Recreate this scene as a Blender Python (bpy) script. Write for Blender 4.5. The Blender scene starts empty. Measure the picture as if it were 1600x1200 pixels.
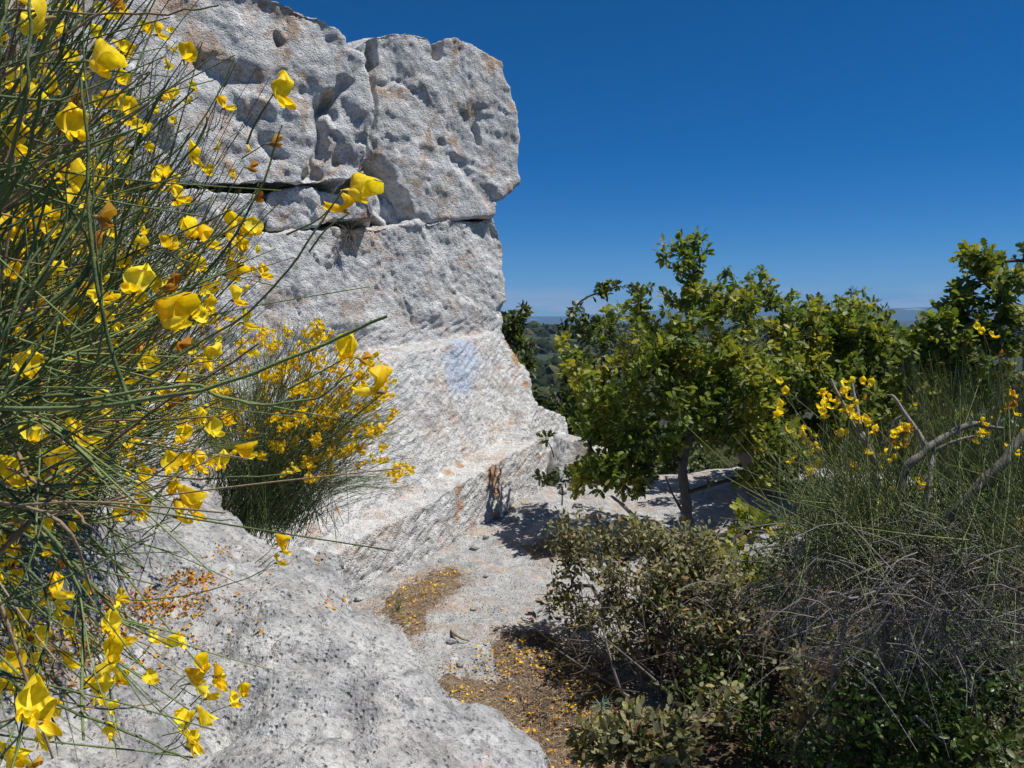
import bpy, bmesh, math, random
import numpy as np
from mathutils import Vector, Matrix
random.seed(7); RNG = np.random.default_rng(11)
sc = bpy.context.scene
COL = sc.collection

# ------------------------------------------------------------------ camera
F = 1186.0                                   # focal length in pixels of a 1600 px wide frame
PITCH = math.radians(-5.06)
CAMZ = 1.6
cam = bpy.data.cameras.new('camera'); cam_o = bpy.data.objects.new('camera', cam); COL.objects.link(cam_o)
cam_o.location = (0, 0, CAMZ); cam_o.rotation_euler = (math.radians(90) + PITCH, 0, 0)
cam.sensor_width = 36.0; cam.lens = 36.0 * F / 1600.0; cam.clip_start = 0.02; cam.clip_end = 90000
sc.camera = cam_o
# ------------------------------------------------------------------ sky, sun, exposure
SUN_EL = math.radians(64); SUN_H = Vector((0.97, -0.08)).normalized()      # horizontal direction towards the sun
SUN_DIR = Vector((SUN_H.x * math.cos(SUN_EL), SUN_H.y * math.cos(SUN_EL), math.sin(SUN_EL)))
W = bpy.data.worlds.new('World'); sc.world = W; W.use_nodes = True
nt = W.node_tree; nt.nodes.clear()
wo = nt.nodes.new('ShaderNodeOutputWorld'); bg = nt.nodes.new('ShaderNodeBackground')
sky = nt.nodes.new('ShaderNodeTexSky'); sky.sky_type = 'NISHITA'; sky.sun_disc = False
sky.sun_elevation = SUN_EL; sky.sun_rotation = math.atan2(SUN_H.x, SUN_H.y)
sky.altitude = 600; sky.air_density = 0.65; sky.dust_density = 0.0; sky.ozone_density = 10.0
bg.inputs[1].default_value = 0.070
hs = nt.nodes.new('ShaderNodeHueSaturation'); hs.inputs['Saturation'].default_value = 1.27       # the camera's vivid blue
# a few small fair-weather clouds low over the horizon, all the way round
tc = nt.nodes.new('ShaderNodeTexCoord'); sep = nt.nodes.new('ShaderNodeSeparateXYZ')
mp = nt.nodes.new('ShaderNodeMapping'); mp.inputs['Scale'].default_value = (9, 9, 42)
mp.inputs['Location'].default_value = (3.1, 0.4, 1.7)
nz = nt.nodes.new('ShaderNodeTexNoise'); nz.inputs['Scale'].default_value = 1.0; nz.inputs['Detail'].default_value = 7; nz.inputs['Roughness'].default_value = 0.55
r1 = nt.nodes.new('ShaderNodeMapRange'); r1.inputs[1].default_value = 0.43; r1.inputs[2].default_value = 0.56
r2 = nt.nodes.new('ShaderNodeMapRange'); r2.inputs[1].default_value = 0.040; r2.inputs[2].default_value = 0.012
mu = nt.nodes.new('ShaderNodeMath'); mu.operation = 'MULTIPLY'
mu2 = nt.nodes.new('ShaderNodeMath'); mu2.operation = 'MULTIPLY'; mu2.inputs[1].default_value = 0.75
mx = nt.nodes.new('ShaderNodeMix'); mx.data_type = 'RGBA'; mx.inputs[7].default_value = (8.0, 8.0, 8.4, 1)
L = nt.links.new
L(tc.outputs['Generated'], mp.inputs[0]); L(mp.outputs[0], nz.inputs[0]); L(tc.outputs['Generated'], sep.inputs[0])
L(nz.outputs[0], r1.inputs[0]); L(sep.outputs[2], r2.inputs[0]); L(r1.outputs[0], mu.inputs[0]); L(r2.outputs[0], mu.inputs[1])
L(mu.outputs[0], mu2.inputs[0]); L(mu2.outputs[0], mx.inputs[0]); L(sky.outputs[0], hs.inputs['Color']); L(hs.outputs[0], mx.inputs[6]); L(mx.outputs[2], bg.inputs[0]); L(bg.outputs[0], wo.inputs[0])
sun = bpy.data.lights.new('sun', 'SUN'); sun.energy = 5.0; sun.angle = math.radians(0.5); sun.color = (1.0, 0.955, 0.89)
sun_o = bpy.data.objects.new('sun', sun); COL.objects.link(sun_o)
sun_o.rotation_euler = SUN_DIR.to_track_quat('Z', 'Y').to_euler()
sc.view_settings.view_transform = 'Standard'; sc.view_settings.look = 'None'
sc.view_settings.exposure = 0.32; sc.view_settings.gamma = 1.0; sc.view_settings.use_curve_mapping = False
sc.cycles.use_denoising = True
sc.cycles.max_bounces = 8; sc.cycles.transparent_max_bounces = 8; sc.cycles.volume_bounces = 0

# ------------------------------------------------------------------ helpers: picture -> place
cp, sp = math.cos(PITCH), math.sin(PITCH)
def ray(px, py):
    x = (px - 800) / F; u = (600 - py) / F
    return np.array([x, cp - u * sp, sp + u * cp])
CAM = np.array([0, 0, CAMZ])
def P(px, py, d):                      # point at distance d along the viewing axis
    return CAM + ray(px, py) * d
def PZ(px, py, z):                     # point on a level plane
    r = ray(px, py); return CAM + r * ((z - CAMZ) / r[2])
def PP(px, py, o, n):                  # point on an upright or leaning plane
    r = ray(px, py); return CAM + r * (np.dot(np.asarray(o) - CAM, n) / np.dot(r, n))

# ------------------------------------------------------------------ helpers: noise
def _h(ix, iy, iz, s):
    h = (ix.astype(np.uint32) * np.uint32(374761393) + iy.astype(np.uint32) * np.uint32(668265263)
         + iz.astype(np.uint32) * np.uint32(2147483647 & 0x9E3779B1) + np.uint32(s * 1013 + 77))
    h = (h ^ (h >> np.uint32(13))) * np.uint32(1274126177); h = h ^ (h >> np.uint32(16))
    h = h * np.uint32(2246822519); h = h ^ (h >> np.uint32(15))
    return h.astype(np.float64) / 4294967295.0
def vn(Pt, s=0):
    i = np.floor(Pt).astype(np.int64); f = Pt - i; f = f * f * f * (f * (f * 6 - 15) + 10)
    out = 0
    for dx in (0, 1):
        for dy in (0, 1):
            for dz in (0, 1):
                w = (f[:, 0] if dx else 1 - f[:, 0]) * (f[:, 1] if dy else 1 - f[:, 1]) * (f[:, 2] if dz else 1 - f[:, 2])
                out = out + w * _h(i[:, 0] + dx, i[:, 1] + dy, i[:, 2] + dz, s)
    return out * 2 - 1
def fbm(Pt, sc_, oct=4, rough=0.5, s=0):
    o = 0; a = 1; t = 0
    R = np.array([[.8, .6, 0], [-.48, .64, .6], [.36, -.48, .8]])
    Q = Pt / sc_
    for k in range(oct):
        o = o + a * vn(Q, s + k); t += a; a *= rough; Q = (Q @ R.T) * 2.03 + 5.3
    return o / t
def worley(Pt, s=0):
    i = np.floor(Pt).astype(np.int64); best = np.full(len(Pt), 9.0)
    for dx in (-1, 0, 1):
        for dy in (-1, 0, 1):
            for dz in (-1, 0, 1):
                c = i + np.array([dx, dy, dz])
                p = np.stack([c[:, k] + _h(c[:, 0], c[:, 1], c[:, 2], s + 10 + k) for k in range(3)], 1)
                best = np.minimum(best, ((p - Pt) ** 2).sum(1))
    return np.sqrt(best)

def facet(Pt, s=0, tilt=1.0):             # angular chips: every cell is a tilted plane of its own
    i = np.floor(Pt).astype(np.int64); d1 = np.full(len(Pt), 9.0); d2 = d1.copy(); v1 = np.zeros(len(Pt)); v2 = v1.copy()
    for dx in (-1, 0, 1):
        for dy in (-1, 0, 1):
            for dz in (-1, 0, 1):
                c = i + np.array([dx, dy, dz]); hh = [_h(c[:, 0], c[:, 1], c[:, 2], s + 20 + k) for k in range(7)]
                r = Pt - (c + np.stack(hh[:3], 1)); d = (r ** 2).sum(1)
                v = (hh[3] - 0.5) + tilt * ((hh[4] - 0.5) * r[:, 0] + (hh[5] - 0.5) * r[:, 1] + (hh[6] - 0.5) * r[:, 2])
                n1 = d < d1; n2 = (~n1) & (d < d2)
                d2 = np.where(n1, d1, np.where(n2, d, d2)); v2 = np.where(n1, v1, np.where(n2, v, v2))
                d1 = np.where(n1, d, d1); v1 = np.where(n1, v, v1)
    w = np.clip(1 - (np.sqrt(d2) - np.sqrt(d1)) / 0.22, 0, 1)
    return v1 + (v2 - v1) * 0.5 * w * w * (3 - 2 * w)

# ------------------------------------------------------------------ helpers: meshes
def mesh_np(name, V, faces, mat=None, smooth=False):
    """V (n,3); faces: (m,k) int array or a list of such arrays"""
    me = bpy.data.meshes.new(name)
    V = np.asarray(V, dtype=np.float32)
    if not isinstance(faces, list): faces = [faces]
    faces = [np.asarray(f, dtype=np.int32) for f in faces if len(f)]
    me.vertices.add(len(V)); me.vertices.foreach_set('co', V.ravel())
    nl = sum(f.size for f in faces); nf = sum(len(f) for f in faces)
    me.loops.add(nl); me.loops.foreach_set('vertex_index', np.concatenate([f.ravel() for f in faces]))
    tot = np.concatenate([np.full(len(f), f.shape[1], np.int32) for f in faces])
    st = np.concatenate([[0], np.cumsum(tot)[:-1]]).astype(np.int32)
    me.polygons.add(nf); me.polygons.foreach_set('loop_start', st)
    try: me.polygons.foreach_set('loop_total', tot)
    except Exception: pass
    me.update(calc_edges=True); me.validate()
    if smooth: me.polygons.foreach_set('use_smooth', np.ones(len(me.polygons), dtype=bool))
    if mat: me.materials.append(mat)
    return me
def link(name, me, parent=None, mat4=None):
    o = bpy.data.objects.new(name, me); COL.objects.link(o)
    if parent is not None: o.parent = parent
    if mat4 is not None: o.matrix_basis = mat4
    return o
def tag(o, label=None, cat=None, group=None, kind=None):
    if label: o['label'] = label
    if cat: o['category'] = cat
    if group: o['group'] = group
    if kind: o['kind'] = kind
    return o
def thing(name, label, cat, loc, group=None):
    o = bpy.data.objects.new(name, None); COL.objects.link(o); o.location = Vector([float(v) for v in loc]); o.empty_display_size = 0.1
    return tag(o, label, cat, group)
def part(parent, name, V, faces, mat, smooth=True, kind=None, label=None):
    V = np.asarray(V, float) - np.array(parent.location if parent else (0, 0, 0))
    o = link(name, mesh_np(name, V, faces, mat, smooth), parent)
    return tag(o, label=label, kind=kind)
def part_at(parent, name, me, M):        # shared mesh placed by a world matrix, under a thing that is only translated
    M = Matrix.Translation(-Vector(parent.location)) @ M
    return link(name, me, parent, M)
class Bag:                                # collects geometry of one mesh
    def __init__(s): s.V = []; s.F = {}; s.n = 0
    def add(s, V, F_):
        V = np.asarray(V, float); F_ = np.asarray(F_)
        s.V.append(V); s.F.setdefault(F_.shape[1], []).append(F_ + s.n); s.n += len(V)
    def out(s): return np.concatenate(s.V), [np.concatenate(f) for f in s.F.values()]
def tube(pts, rad, sides=5, cap=True):
    pts = np.asarray(pts, float); n = len(pts)
    rad = np.broadcast_to(np.asarray(rad, float), (n,))
    T = np.gradient(pts, axis=0); T /= np.linalg.norm(T, axis=1)[:, None] + 1e-9
    ref = np.array([0.31, 0.17, 0.93]) if abs(T[0, 2]) < 0.9 else np.array([0.93, 0.3, 0.1])
    A = np.cross(T, ref); A /= np.linalg.norm(A, axis=1)[:, None] + 1e-9
    B = np.cross(T, A)
    a = np.arange(sides) / sides * 2 * math.pi
    V = pts[:, None, :] + rad[:, None, None] * (A[:, None, :] * np.cos(a)[None, :, None] + B[:, None, :] * np.sin(a)[None, :, None])
    V = V.reshape(-1, 3)
    i = np.arange(n - 1)[:, None] * sides; j = np.arange(sides)[None, :]; k = (j + 1) % sides
    Fq = np.stack([i + j, i + k, i + sides + k, i + sides + j], -1).reshape(-1, 4)
    return V, Fq
def curve(ctrl, n=14):                    # Catmull-Rom through control points
    c = np.asarray(ctrl, float)
    if len(c) == 2: return c[0] + (c[1] - c[0]) * np.linspace(0, 1, n)[:, None]
    c = np.vstack([2 * c[0] - c[1], c, 2 * c[-1] - c[-2]])
    t = np.linspace(0, len(c) - 3 - 1e-6, n); i = t.astype(int); f = (t - i)[:, None]
    a, b, d, e = c[i], c[i + 1], c[i + 2], c[i + 3]
    return 0.5 * (2 * b + (d - a) * f + (2 * a - 5 * b + 4 * d - e) * f ** 2 + (3 * b - a - 3 * d + e) * f ** 3)
def unit(v):
    v = np.asarray(v, float); return v / (np.linalg.norm(v, axis=-1, keepdims=True) + 1e-9)
def frames(d, n):                         # d (N,3) forward, n (N,3) rough normal -> rotation matrices (columns side, forward, normal)
    d = unit(d); s = unit(np.cross(d, n)); u = np.cross(s, d)
    return np.stack([s, d, u], -1)
def scatter(tv, tf, pos, R, size):        # many copies of a template in one mesh
    V = np.einsum('nij,kj->nki', R, tv) * np.asarray(size)[:, None, None] + pos[:, None, :]
    N, K = len(pos), len(tv)
    Fc = [(np.asarray(f)[None] + (np.arange(N) * K)[:, None, None]).reshape(-1, np.asarray(f).shape[1]) for f in tf]
    return V.reshape(-1, 3), Fc
def mat4(pos, R, s):
    M = np.eye(4); M[:3, :3] = R * s; M[:3, 3] = pos
    return Matrix(M.tolist())

# ------------------------------------------------------------------ helpers: materials
def newmat(name):
    m = bpy.data.materials.new(name); m.use_nodes = True
    n = m.node_tree.nodes; b = n['Principled BSDF']; return m, m.node_tree, b
def N(nt, typ, **kw):
    x = nt.nodes.new(typ)
    for k, v in kw.items():
        if k.startswith('i_'):
            key = k[2:]; key = int(key) if key.isdigit() else key
            x.inputs[key].default_value = v
        else: setattr(x, k, v)
    return x
def ramp(nt, fac, stops):
    r = nt.nodes.new('ShaderNodeValToRGB'); e = r.color_ramp.elements
    while len(e) < len(stops): e.new(0.5)
    for q, (p, c) in zip(e, stops): q.position = p; q.color = (*c, 1) if len(c) == 3 else c
    nt.links.new(fac, r.inputs[0]); return r.outputs[0]
def noise(nt, vec, scale, detail=4, rough=0.55, dist=0.0):
    x = nt.nodes.new('ShaderNodeTexNoise'); x.inputs['Scale'].default_value = scale; x.inputs['Detail'].default_value = detail
    x.inputs['Roughness'].default_value = rough; x.inputs['Distortion'].default_value = dist
    nt.links.new(vec, x.inputs['Vector']); return x.outputs[0]
def rng(nt, v, a, b, c=0.0, d=1.0):
    x = nt.nodes.new('ShaderNodeMapRange'); nt.links.new(v, x.inputs[0])
    for i, q in zip((1, 2, 3, 4), (a, b, c, d)): x.inputs[i].default_value = q
    return x.outputs[0]
def math_(nt, op, a, b=None):
    x = nt.nodes.new('ShaderNodeMath'); x.operation = op
    for i, q in ((0, a), (1, b)):
        if q is None: continue
        if isinstance(q, (int, float)): x.inputs[i].default_value = q
        else: nt.links.new(q, x.inputs[i])
    return x.outputs[0]
def mixc(nt, fac, a, b, blend='MIX'):
    x = nt.nodes.new('ShaderNodeMix'); x.data_type = 'RGBA'; x.blend_type = blend
    for i, q in ((0, fac), (6, a), (7, b)):
        if isinstance(q, (int, float)): x.inputs[i].default_value = q
        elif isinstance(q, tuple): x.inputs[i].default_value = (*q, 1)
        else: nt.links.new(q, x.inputs[i])
    return x.outputs[2]

def limestone(name, orange=0.35, tan=0.5, lichen=0.5, pick=None, blue=None, white=1.0, spots=()):
    m, nt, b = newmat(name); L = nt.links.new
    g = nt.nodes.new('ShaderNodeNewGeometry'); pos = g.outputs['Position']
    big = noise(nt, pos, 1.7, 5, 0.6, 0.3); mid = noise(nt, pos, 9, 6, 0.65); fine = noise(nt, pos, 60, 5, 0.7); grit = noise(nt, pos, 230, 3, 0.7)
    base = ramp(nt, mid, [(0.30, (0.25 * white, 0.25 * white, 0.25 * white)), (0.48, (0.425 * white, 0.43 * white, 0.43 * white)), (0.68, (0.58 * white, 0.585 * white, 0.58 * white))])
    base = mixc(nt, rng(nt, big, 0.42, 0.62, 0, 0.55), base, (0.52 * white, 0.515 * white, 0.50 * white))
    # warm iron staining
    st = math_(nt, 'MULTIPLY', rng(nt, noise(nt, pos, 3.3, 8, 0.75, 0.6), 0.515, 0.60), tan)
    base = mixc(nt, st, base, (0.47, 0.31, 0.19))
    # grey and blackish crust lichen, in blotches and in specks
    l1 = rng(nt, noise(nt, pos, 16, 8, 0.75, 0.4), 0.53, 0.64, 0, 0.75 * lichen)
    base = mixc(nt, l1, base, (0.19, 0.195, 0.20))
    l0 = rng(nt, noise(nt, pos, 5.5, 9, 0.78, 0.8), 0.50, 0.62, 0, 0.62 * lichen)
    base = mixc(nt, l0, base, (0.23, 0.23, 0.235))
    l2 = rng(nt, fine, 0.56, 0.68, 0, 0.8 * lichen)
    base = mixc(nt, l2, base, (0.10, 0.10, 0.105))
    # pale round lichen spots
    vo = N(nt, 'ShaderNodeTexVoronoi'); vo.inputs['Scale'].default_value = 17; L(pos, vo.inputs['Vector'])
    vsp = math_(nt, 'MULTIPLY', rng(nt, math_(nt, 'ADD', vo.outputs['Distance'], math_(nt, 'MULTIPLY', noise(nt, pos, 50, 4, 0.7), 0.35)), 0.48, 0.40), rng(nt, noise(nt, pos, 6, 3), 0.46, 0.56))
    base = mixc(nt, math_(nt, 'MULTIPLY', vsp, 0.38 * lichen), base, (0.68, 0.68, 0.65))
    sp_k = ramp(nt, noise(nt, pos, 120, 4, 0.8), [(0.34, (0.68, 0.68, 0.69)), (0.5, (1, 1, 1)), (0.66, (1.20, 1.20, 1.19))])
    base = mixc(nt, 1.0, base, sp_k, 'MULTIPLY')
    # orange lichen
    o1 = math_(nt, 'MULTIPLY', rng(nt, noise(nt, pos, 4.6, 3, 0.5, 0.2), 0.66 - 0.06 * orange, 0.74), rng(nt, noise(nt, pos, 40, 6, 0.75), 0.47, 0.56))
    base = mixc(nt, math_(nt, 'MULTIPLY', o1, min(1.0, orange * 1.6)), base, (0.40, 0.17, 0.05))
    if spots:                                            # larger colonies of orange lichen
        tot = None
        for c, rad in spots:
            dd = N(nt, 'ShaderNodeVectorMath', operation='DISTANCE'); L(pos, dd.inputs[0]); dd.inputs[1].default_value = tuple(float(v) for v in c)
            v = rng(nt, dd.outputs['Value'], rad * 1.35, rad * 0.3); tot = v if tot is None else math_(nt, 'MAXIMUM', tot, v)
        e = math_(nt, 'ADD', math_(nt, 'MULTIPLY', tot, 0.52), math_(nt, 'MULTIPLY', noise(nt, pos, 48, 9, 0.8, 0.4), 1.15))
        base = mixc(nt, rng(nt, e, 0.78, 1.06, 0, 0.80), base, mixc(nt, fine, (0.30, 0.13, 0.045), (0.54, 0.29, 0.11)))
    if blue:                                             # a faded patch of blue trail paint
        c, hv, vv = blue
        q = N(nt, 'ShaderNodeVectorMath', operation='SUBTRACT'); L(pos, q.inputs[0]); q.inputs[1].default_value = tuple(c)
        du = N(nt, 'ShaderNodeVectorMath', operation='DOT_PRODUCT'); L(q.outputs[0], du.inputs[0]); du.inputs[1].default_value = tuple(hv)
        dz = N(nt, 'ShaderNodeVectorMath', operation='DOT_PRODUCT'); L(q.outputs[0], dz.inputs[0]); dz.inputs[1].default_value = tuple(vv)
        d2 = math_(nt, 'ADD', math_(nt, 'POWER', math_(nt, 'ABSOLUTE', du.outputs['Value']), 2.0), math_(nt, 'POWER', math_(nt, 'ABSOLUTE', dz.outputs['Value']), 2.4))
        d2 = math_(nt, 'ADD', d2, math_(nt, 'MULTIPLY', math_(nt, 'SUBTRACT', noise(nt, pos, 8, 8, 0.78), 0.5), 3.0))
        d2 = math_(nt, 'ADD', d2, math_(nt, 'MULTIPLY', math_(nt, 'SUBTRACT', noise(nt, pos, 3.5, 2, 0.5), 0.5), 2.2))
        bm_ = math_(nt, 'MULTIPLY', rng(nt, d2, 1.15, 0.35), rng(nt, noise(nt, pos, 85, 6, 0.8), 0.42, 0.58, 0.06, 0.72))
        base = mixc(nt, bm_, base, (0.22, 0.38, 0.62))
    L(base, b.inputs['Base Color']); b.inputs['Roughness'].default_value = 0.92; b.inputs['Specular IOR Level'].default_value = 0.2
    # fine relief
    h = math_(nt, 'ADD', math_(nt, 'MULTIPLY', fine, 1.0), math_(nt, 'MULTIPLY', grit, 0.35))
    h = math_(nt, 'ADD', h, math_(nt, 'MULTIPLY', noise(nt, pos, 24, 5, 0.65), 1.6))
    vp = N(nt, 'ShaderNodeTexVoronoi'); vp.inputs['Scale'].default_value = 55; L(pos, vp.inputs['Vector'])
    h = math_(nt, 'ADD', h, rng(nt, vp.outputs['Distance'], 0.0, 0.38, -1.1, 0.0))
    if pick:                                             # rows of pick marks, short strokes
        cs = N(nt, 'ShaderNodeCombineXYZ')
        for i, (v, f) in enumerate(pick):
            dt = N(nt, 'ShaderNodeVectorMath', operation='DOT_PRODUCT'); L(pos, dt.inputs[0]); dt.inputs[1].default_value = tuple(np.array(v) * f); L(dt.outputs['Value'], cs.inputs[i])
        pk = noise(nt, cs.outputs[0], 1.0, 3, 0.5, 0.3)
        sx = N(nt, 'ShaderNodeSeparateXYZ'); L(pos, sx.inputs[0])
        low = rng(nt, math_(nt, 'SUBTRACT', sx.outputs[2], math_(nt, 'MULTIPLY', sx.outputs[1], 0.11)), 0.85, 0.70)      # only below the natural crack
        h = math_(nt, 'ADD', h, math_(nt, 'MULTIPLY', math_(nt, 'MULTIPLY', rng(nt, pk, 0.35, 0.6), low), 0.35))
    bp = N(nt, 'ShaderNodeBump'); bp.inputs['Strength'].default_value = 0.9; bp.inputs['Distance'].default_value = 0.014
    L(h, bp.inputs['Height']); L(bp.outputs[0], b.inputs['Normal'])
    return m
def leafmat(name, stops, trans=0.28, rough=0.5, veins=60):
    m, nt, b = newmat(name); L = nt.links.new
    g = nt.nodes.new('ShaderNodeNewGeometry'); oi = nt.nodes.new('ShaderNodeObjectInfo')
    f = math_(nt, 'FRACT', math_(nt, 'ADD', g.outputs['Random Per Island'], oi.outputs['Random']))
    c = ramp(nt, f, stops)
    c = mixc(nt, 1.0, c, ramp(nt, noise(nt, g.outputs['Position'], veins, 3, 0.6, 0.6), [(0.35, (0.80, 0.76, 0.70)), (0.65, (1.12, 1.12, 1.10))]), 'MULTIPLY')
    L(c, b.inputs['Base Color']); b.inputs['Roughness'].default_value = rough; b.inputs['Specular IOR Level'].default_value = 0.22
    t = N(nt, 'ShaderNodeBsdfTranslucent'); L(mixc(nt, 1.0, c, (1.5, 1.5, 0.7), 'MULTIPLY'), t.inputs[0])
    ms = N(nt, 'ShaderNodeMixShader'); ms.inputs[0].default_value = trans
    L(b.outputs[0], ms.inputs[1]); L(t.outputs[0], ms.inputs[2]); L(ms.outputs[0], nt.nodes['Material Output'].inputs[0])
    return m
def barkmat(name, c0, c1, scale=40):
    m, nt, b = newmat(name); L = nt.links.new
    g = nt.nodes.new('ShaderNodeNewGeometry'); oi = nt.nodes.new('ShaderNodeObjectInfo')
    n1 = noise(nt, g.outputs['Position'], scale, 5, 0.7)
    f = math_(nt, 'ADD', math_(nt, 'MULTIPLY', n1, 0.7), math_(nt, 'MULTIPLY', math_(nt, 'FRACT', math_(nt, 'ADD', g.outputs['Random Per Island'], oi.outputs['Random'])), 0.35))
    L(ramp(nt, f, [(0.3, c0), (0.75, c1)]), b.inputs['Base Color']); b.inputs['Roughness'].default_value = 0.85
    bp = N(nt, 'ShaderNodeBump'); bp.inputs['Strength'].default_value = 0.6; bp.inputs['Distance'].default_value = 0.004
    L(noise(nt, g.outputs['Position'], scale * 3, 5, 0.7), bp.inputs['Height']); L(bp.outputs[0], b.inputs['Normal'])
    return m

# ================================================================== ROCKS
def prism(bm, front, back):
    n = len(front)
    a = [bm.verts.new(Vector([float(x) for x in p])) for p in front]; b = [bm.verts.new(Vector([float(x) for x in p])) for p in back]
    bm.faces.new(a); bm.faces.new(list(reversed(b)))
    for i in range(n):
        j = (i + 1) % n; bm.faces.new((a[j], a[i], b[i], b[j]))
def px_prism(bm, px, o, n, depth, grow=0.0):
    o = np.asarray(o, float); n = unit(n)
    f = np.array([PP(x, y, o, n) for x, y in px])
    nh = unit(np.array([n[0], n[1], 0.0]))
    prism(bm, f, f - nh * depth)
def rock(name, bm, mat, voxel, smooth_it, disp, base=(0, 0, 0)):
    bmesh.ops.recalc_face_normals(bm, faces=bm.faces[:])
    bmesh.ops.triangulate(bm, faces=bm.faces[:])
    me = bpy.data.meshes.new('tmp'); bm.to_mesh(me); bm.free()
    o = bpy.data.objects.new('tmp', me); COL.objects.link(o)
    md = o.modifiers.new('r', 'REMESH'); md.mode = 'VOXEL'; md.voxel_size = voxel; md.adaptivity = 0
    if smooth_it:
        ms = o.modifiers.new('s', 'SMOOTH'); ms.factor = 0.5; ms.iterations = smooth_it
    dg = bpy.context.evaluated_depsgraph_get(); dg.update()
    m2 = bpy.data.meshes.new_from_object(o.evaluated_get(dg))
    bpy.data.objects.remove(o); bpy.data.meshes.remove(me)
    n = len(m2.vertices); co = np.empty(n * 3, np.float32); m2.vertices.foreach_get('co', co); co = co.reshape(-1, 3).astype(float)
    nn = np.empty(n * 3, np.float32); m2.vertices.foreach_get('normal', nn); nn = nn.reshape(-1, 3).astype(float)
    co = disp(co, nn) - np.array(base)
    m2.vertices.foreach_set('co', co.astype(np.float32).ravel()); m2.update()
    m2.polygons.foreach_set('use_smooth', np.ones(len(m2.polygons), dtype=bool))
    m2.materials.clear(); m2.materials.append(mat); m2.name = name
    ob = link(name, m2); ob.location = base
    return ob
def weather(seed, a1=0.05, a2=0.022, a3=0.009, pits=0.012, strata=0.0, fa=0.0):
    def f(co, nn):
        wq = co + 0.10 * np.stack([fbm(co, 0.4, 3, 0.55, seed + k) for k in (40, 44, 48)], 1)
        d = a1 * fbm(co + seed, 0.6, 3, 0.5, seed) + a2 * fbm(co, 0.14, 4, 0.6, seed + 3) * (0.6 + 0.8 * np.clip(vn(co / 0.4, seed + 2) + 0.3, 0, 1))
        if fa: d += fa * facet(wq / 0.55, seed, 1.6) + 0.28 * fa * facet(wq / 0.20, seed + 5, 1.5)
        d += a3 * fbm(co, 0.045, 3, 0.65, seed + 7)
        w = worley(co / 0.09, seed); d -= pits * np.clip(0.42 - w, 0, 1) * 2.4 * np.clip(vn(co / 0.35, seed + 9) * 2, 0, 1)
        if strata:
            q = co.copy(); q[:, 2] = co[:, 2] + 0.08 * co[:, 0]; q = q / np.array([0.7, 0.7, 0.06])
            d += strata * vn(q, seed + 11)
        return co + nn * d[:, None]
    return f

def hollows(o, n, segs, inner):            # grooves and scooped hollows in a face, then the weathering
    def f(co, nn):
        c = inner(co, nn); nu = unit(np.array(n, float))
        for x1, y1, x2, y2, rad, dep in segs:
            a, b = PP(x1, y1, o, nu), PP(x2, y2, o, nu); ab = b - a
            q = co + 0.06 * np.stack([vn(co / .12, 1), vn(co / .12, 2), vn(co / .12, 3)], 1)
            t = np.clip(((q - a) @ ab) / (ab @ ab), 0, 1); d = np.linalg.norm(q - a - t[:, None] * ab, axis=1)
            c = c - nu[None] * (0.68 * dep * np.clip(1.25 - d / rad, 0, 1) ** 1.2)[:, None]
        return c
    return f
U = np.array([0.46, 0.89, 0.0]); U /= np.linalg.norm(U)          # along the quarried wall, away from the camera
NW = np.array([U[1], -U[0], 0.0])                                # out of the wall
L0 = np.array([-0.87, 4.58, 0.0])                                # on its foot line
def onwall(off, z, batter):                                      # plane point and normal
    n = NW * math.cos(batter) + np.array([0, 0, 1]) * math.sin(batter)
    return L0 + NW * off + np.array([0, 0, z]), n
oA, nA = onwall(-0.62, 1.35, math.radians(4)); oA = PP(784, 470, oA, nA); nA = unit(np.array([0.74, -0.67, 0.07]))
oB, nB = onwall(-0.24, 0.44, math.radians(21))
oC, nC = onwall(0.05, 0.0, math.radians(3))
PAINT = PP(722, 572, oB, nB)
pick_axes = [(unit(U + np.array([0, 0, 0.42])), 12.0), (unit(np.array([-0.2, -0.36, 0.91])), 36.0), (NW, 9.0)]
ph = (PP(752, 572, oB, nB) - PP(694, 572, oB, nB)) / 2; pv_ = (PP(722, 520, oB, nB) - PP(722, 632, oB, nB)) / 2
G2 = np.linalg.inv(np.array([[ph @ ph, ph @ pv_], [ph @ pv_, pv_ @ pv_]])); hv = G2[0, 0] * ph + G2[0, 1] * pv_; vv = G2[1, 0] * ph + G2[1, 1] * pv_
ospots = [(PP(x_, y_, o_, n_), r__) for x_, y_, o_, n_, r__ in [(795, 535, oB, nB, .10), (806, 560, oB, nB, .12), (820, 600, oB, nB, .07), (822, 640, oB, nB, .09), (814, 660, oB, nB, .10), (800, 668, oB, nB, .12), (846, 690, oC, nC, .07), (858, 690, oC, nC, .06), (858, 705, oC, nC, .05), (842, 715, oC, nC, .05), (770, 745, oC, nC, .12), (776, 770, oC, nC, .09), (718, 765, oC, nC, .06), (720, 790, oC, nC, .08), (716, 808, oC, nC, .06), (775, 815, oC, nC, .10), (718, 728, oB, nB, .06), (700, 740, oB, nB, .06), (640, 762, oB, nB, .04), (526, 797, oB, nB, .035), (760, 712, oB, nB, .07)]]
M_WALL = limestone('wall_limestone', orange=0.2, tan=0.45, lichen=0.38, white=1.20, pick=pick_axes, blue=(PAINT, hv, vv), spots=ospots)
M_BLOCK = limestone('block_limestone', orange=0.25, tan=0.80, lichen=0.50, white=1.30)
M_BOULD = limestone('boulder_limestone', orange=0.35, tan=0.12, lichen=1.30, white=0.98)
M_GROUND = limestone('ground_limestone', orange=0.40, tan=0.60, lichen=0.80, white=0.90)

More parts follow.
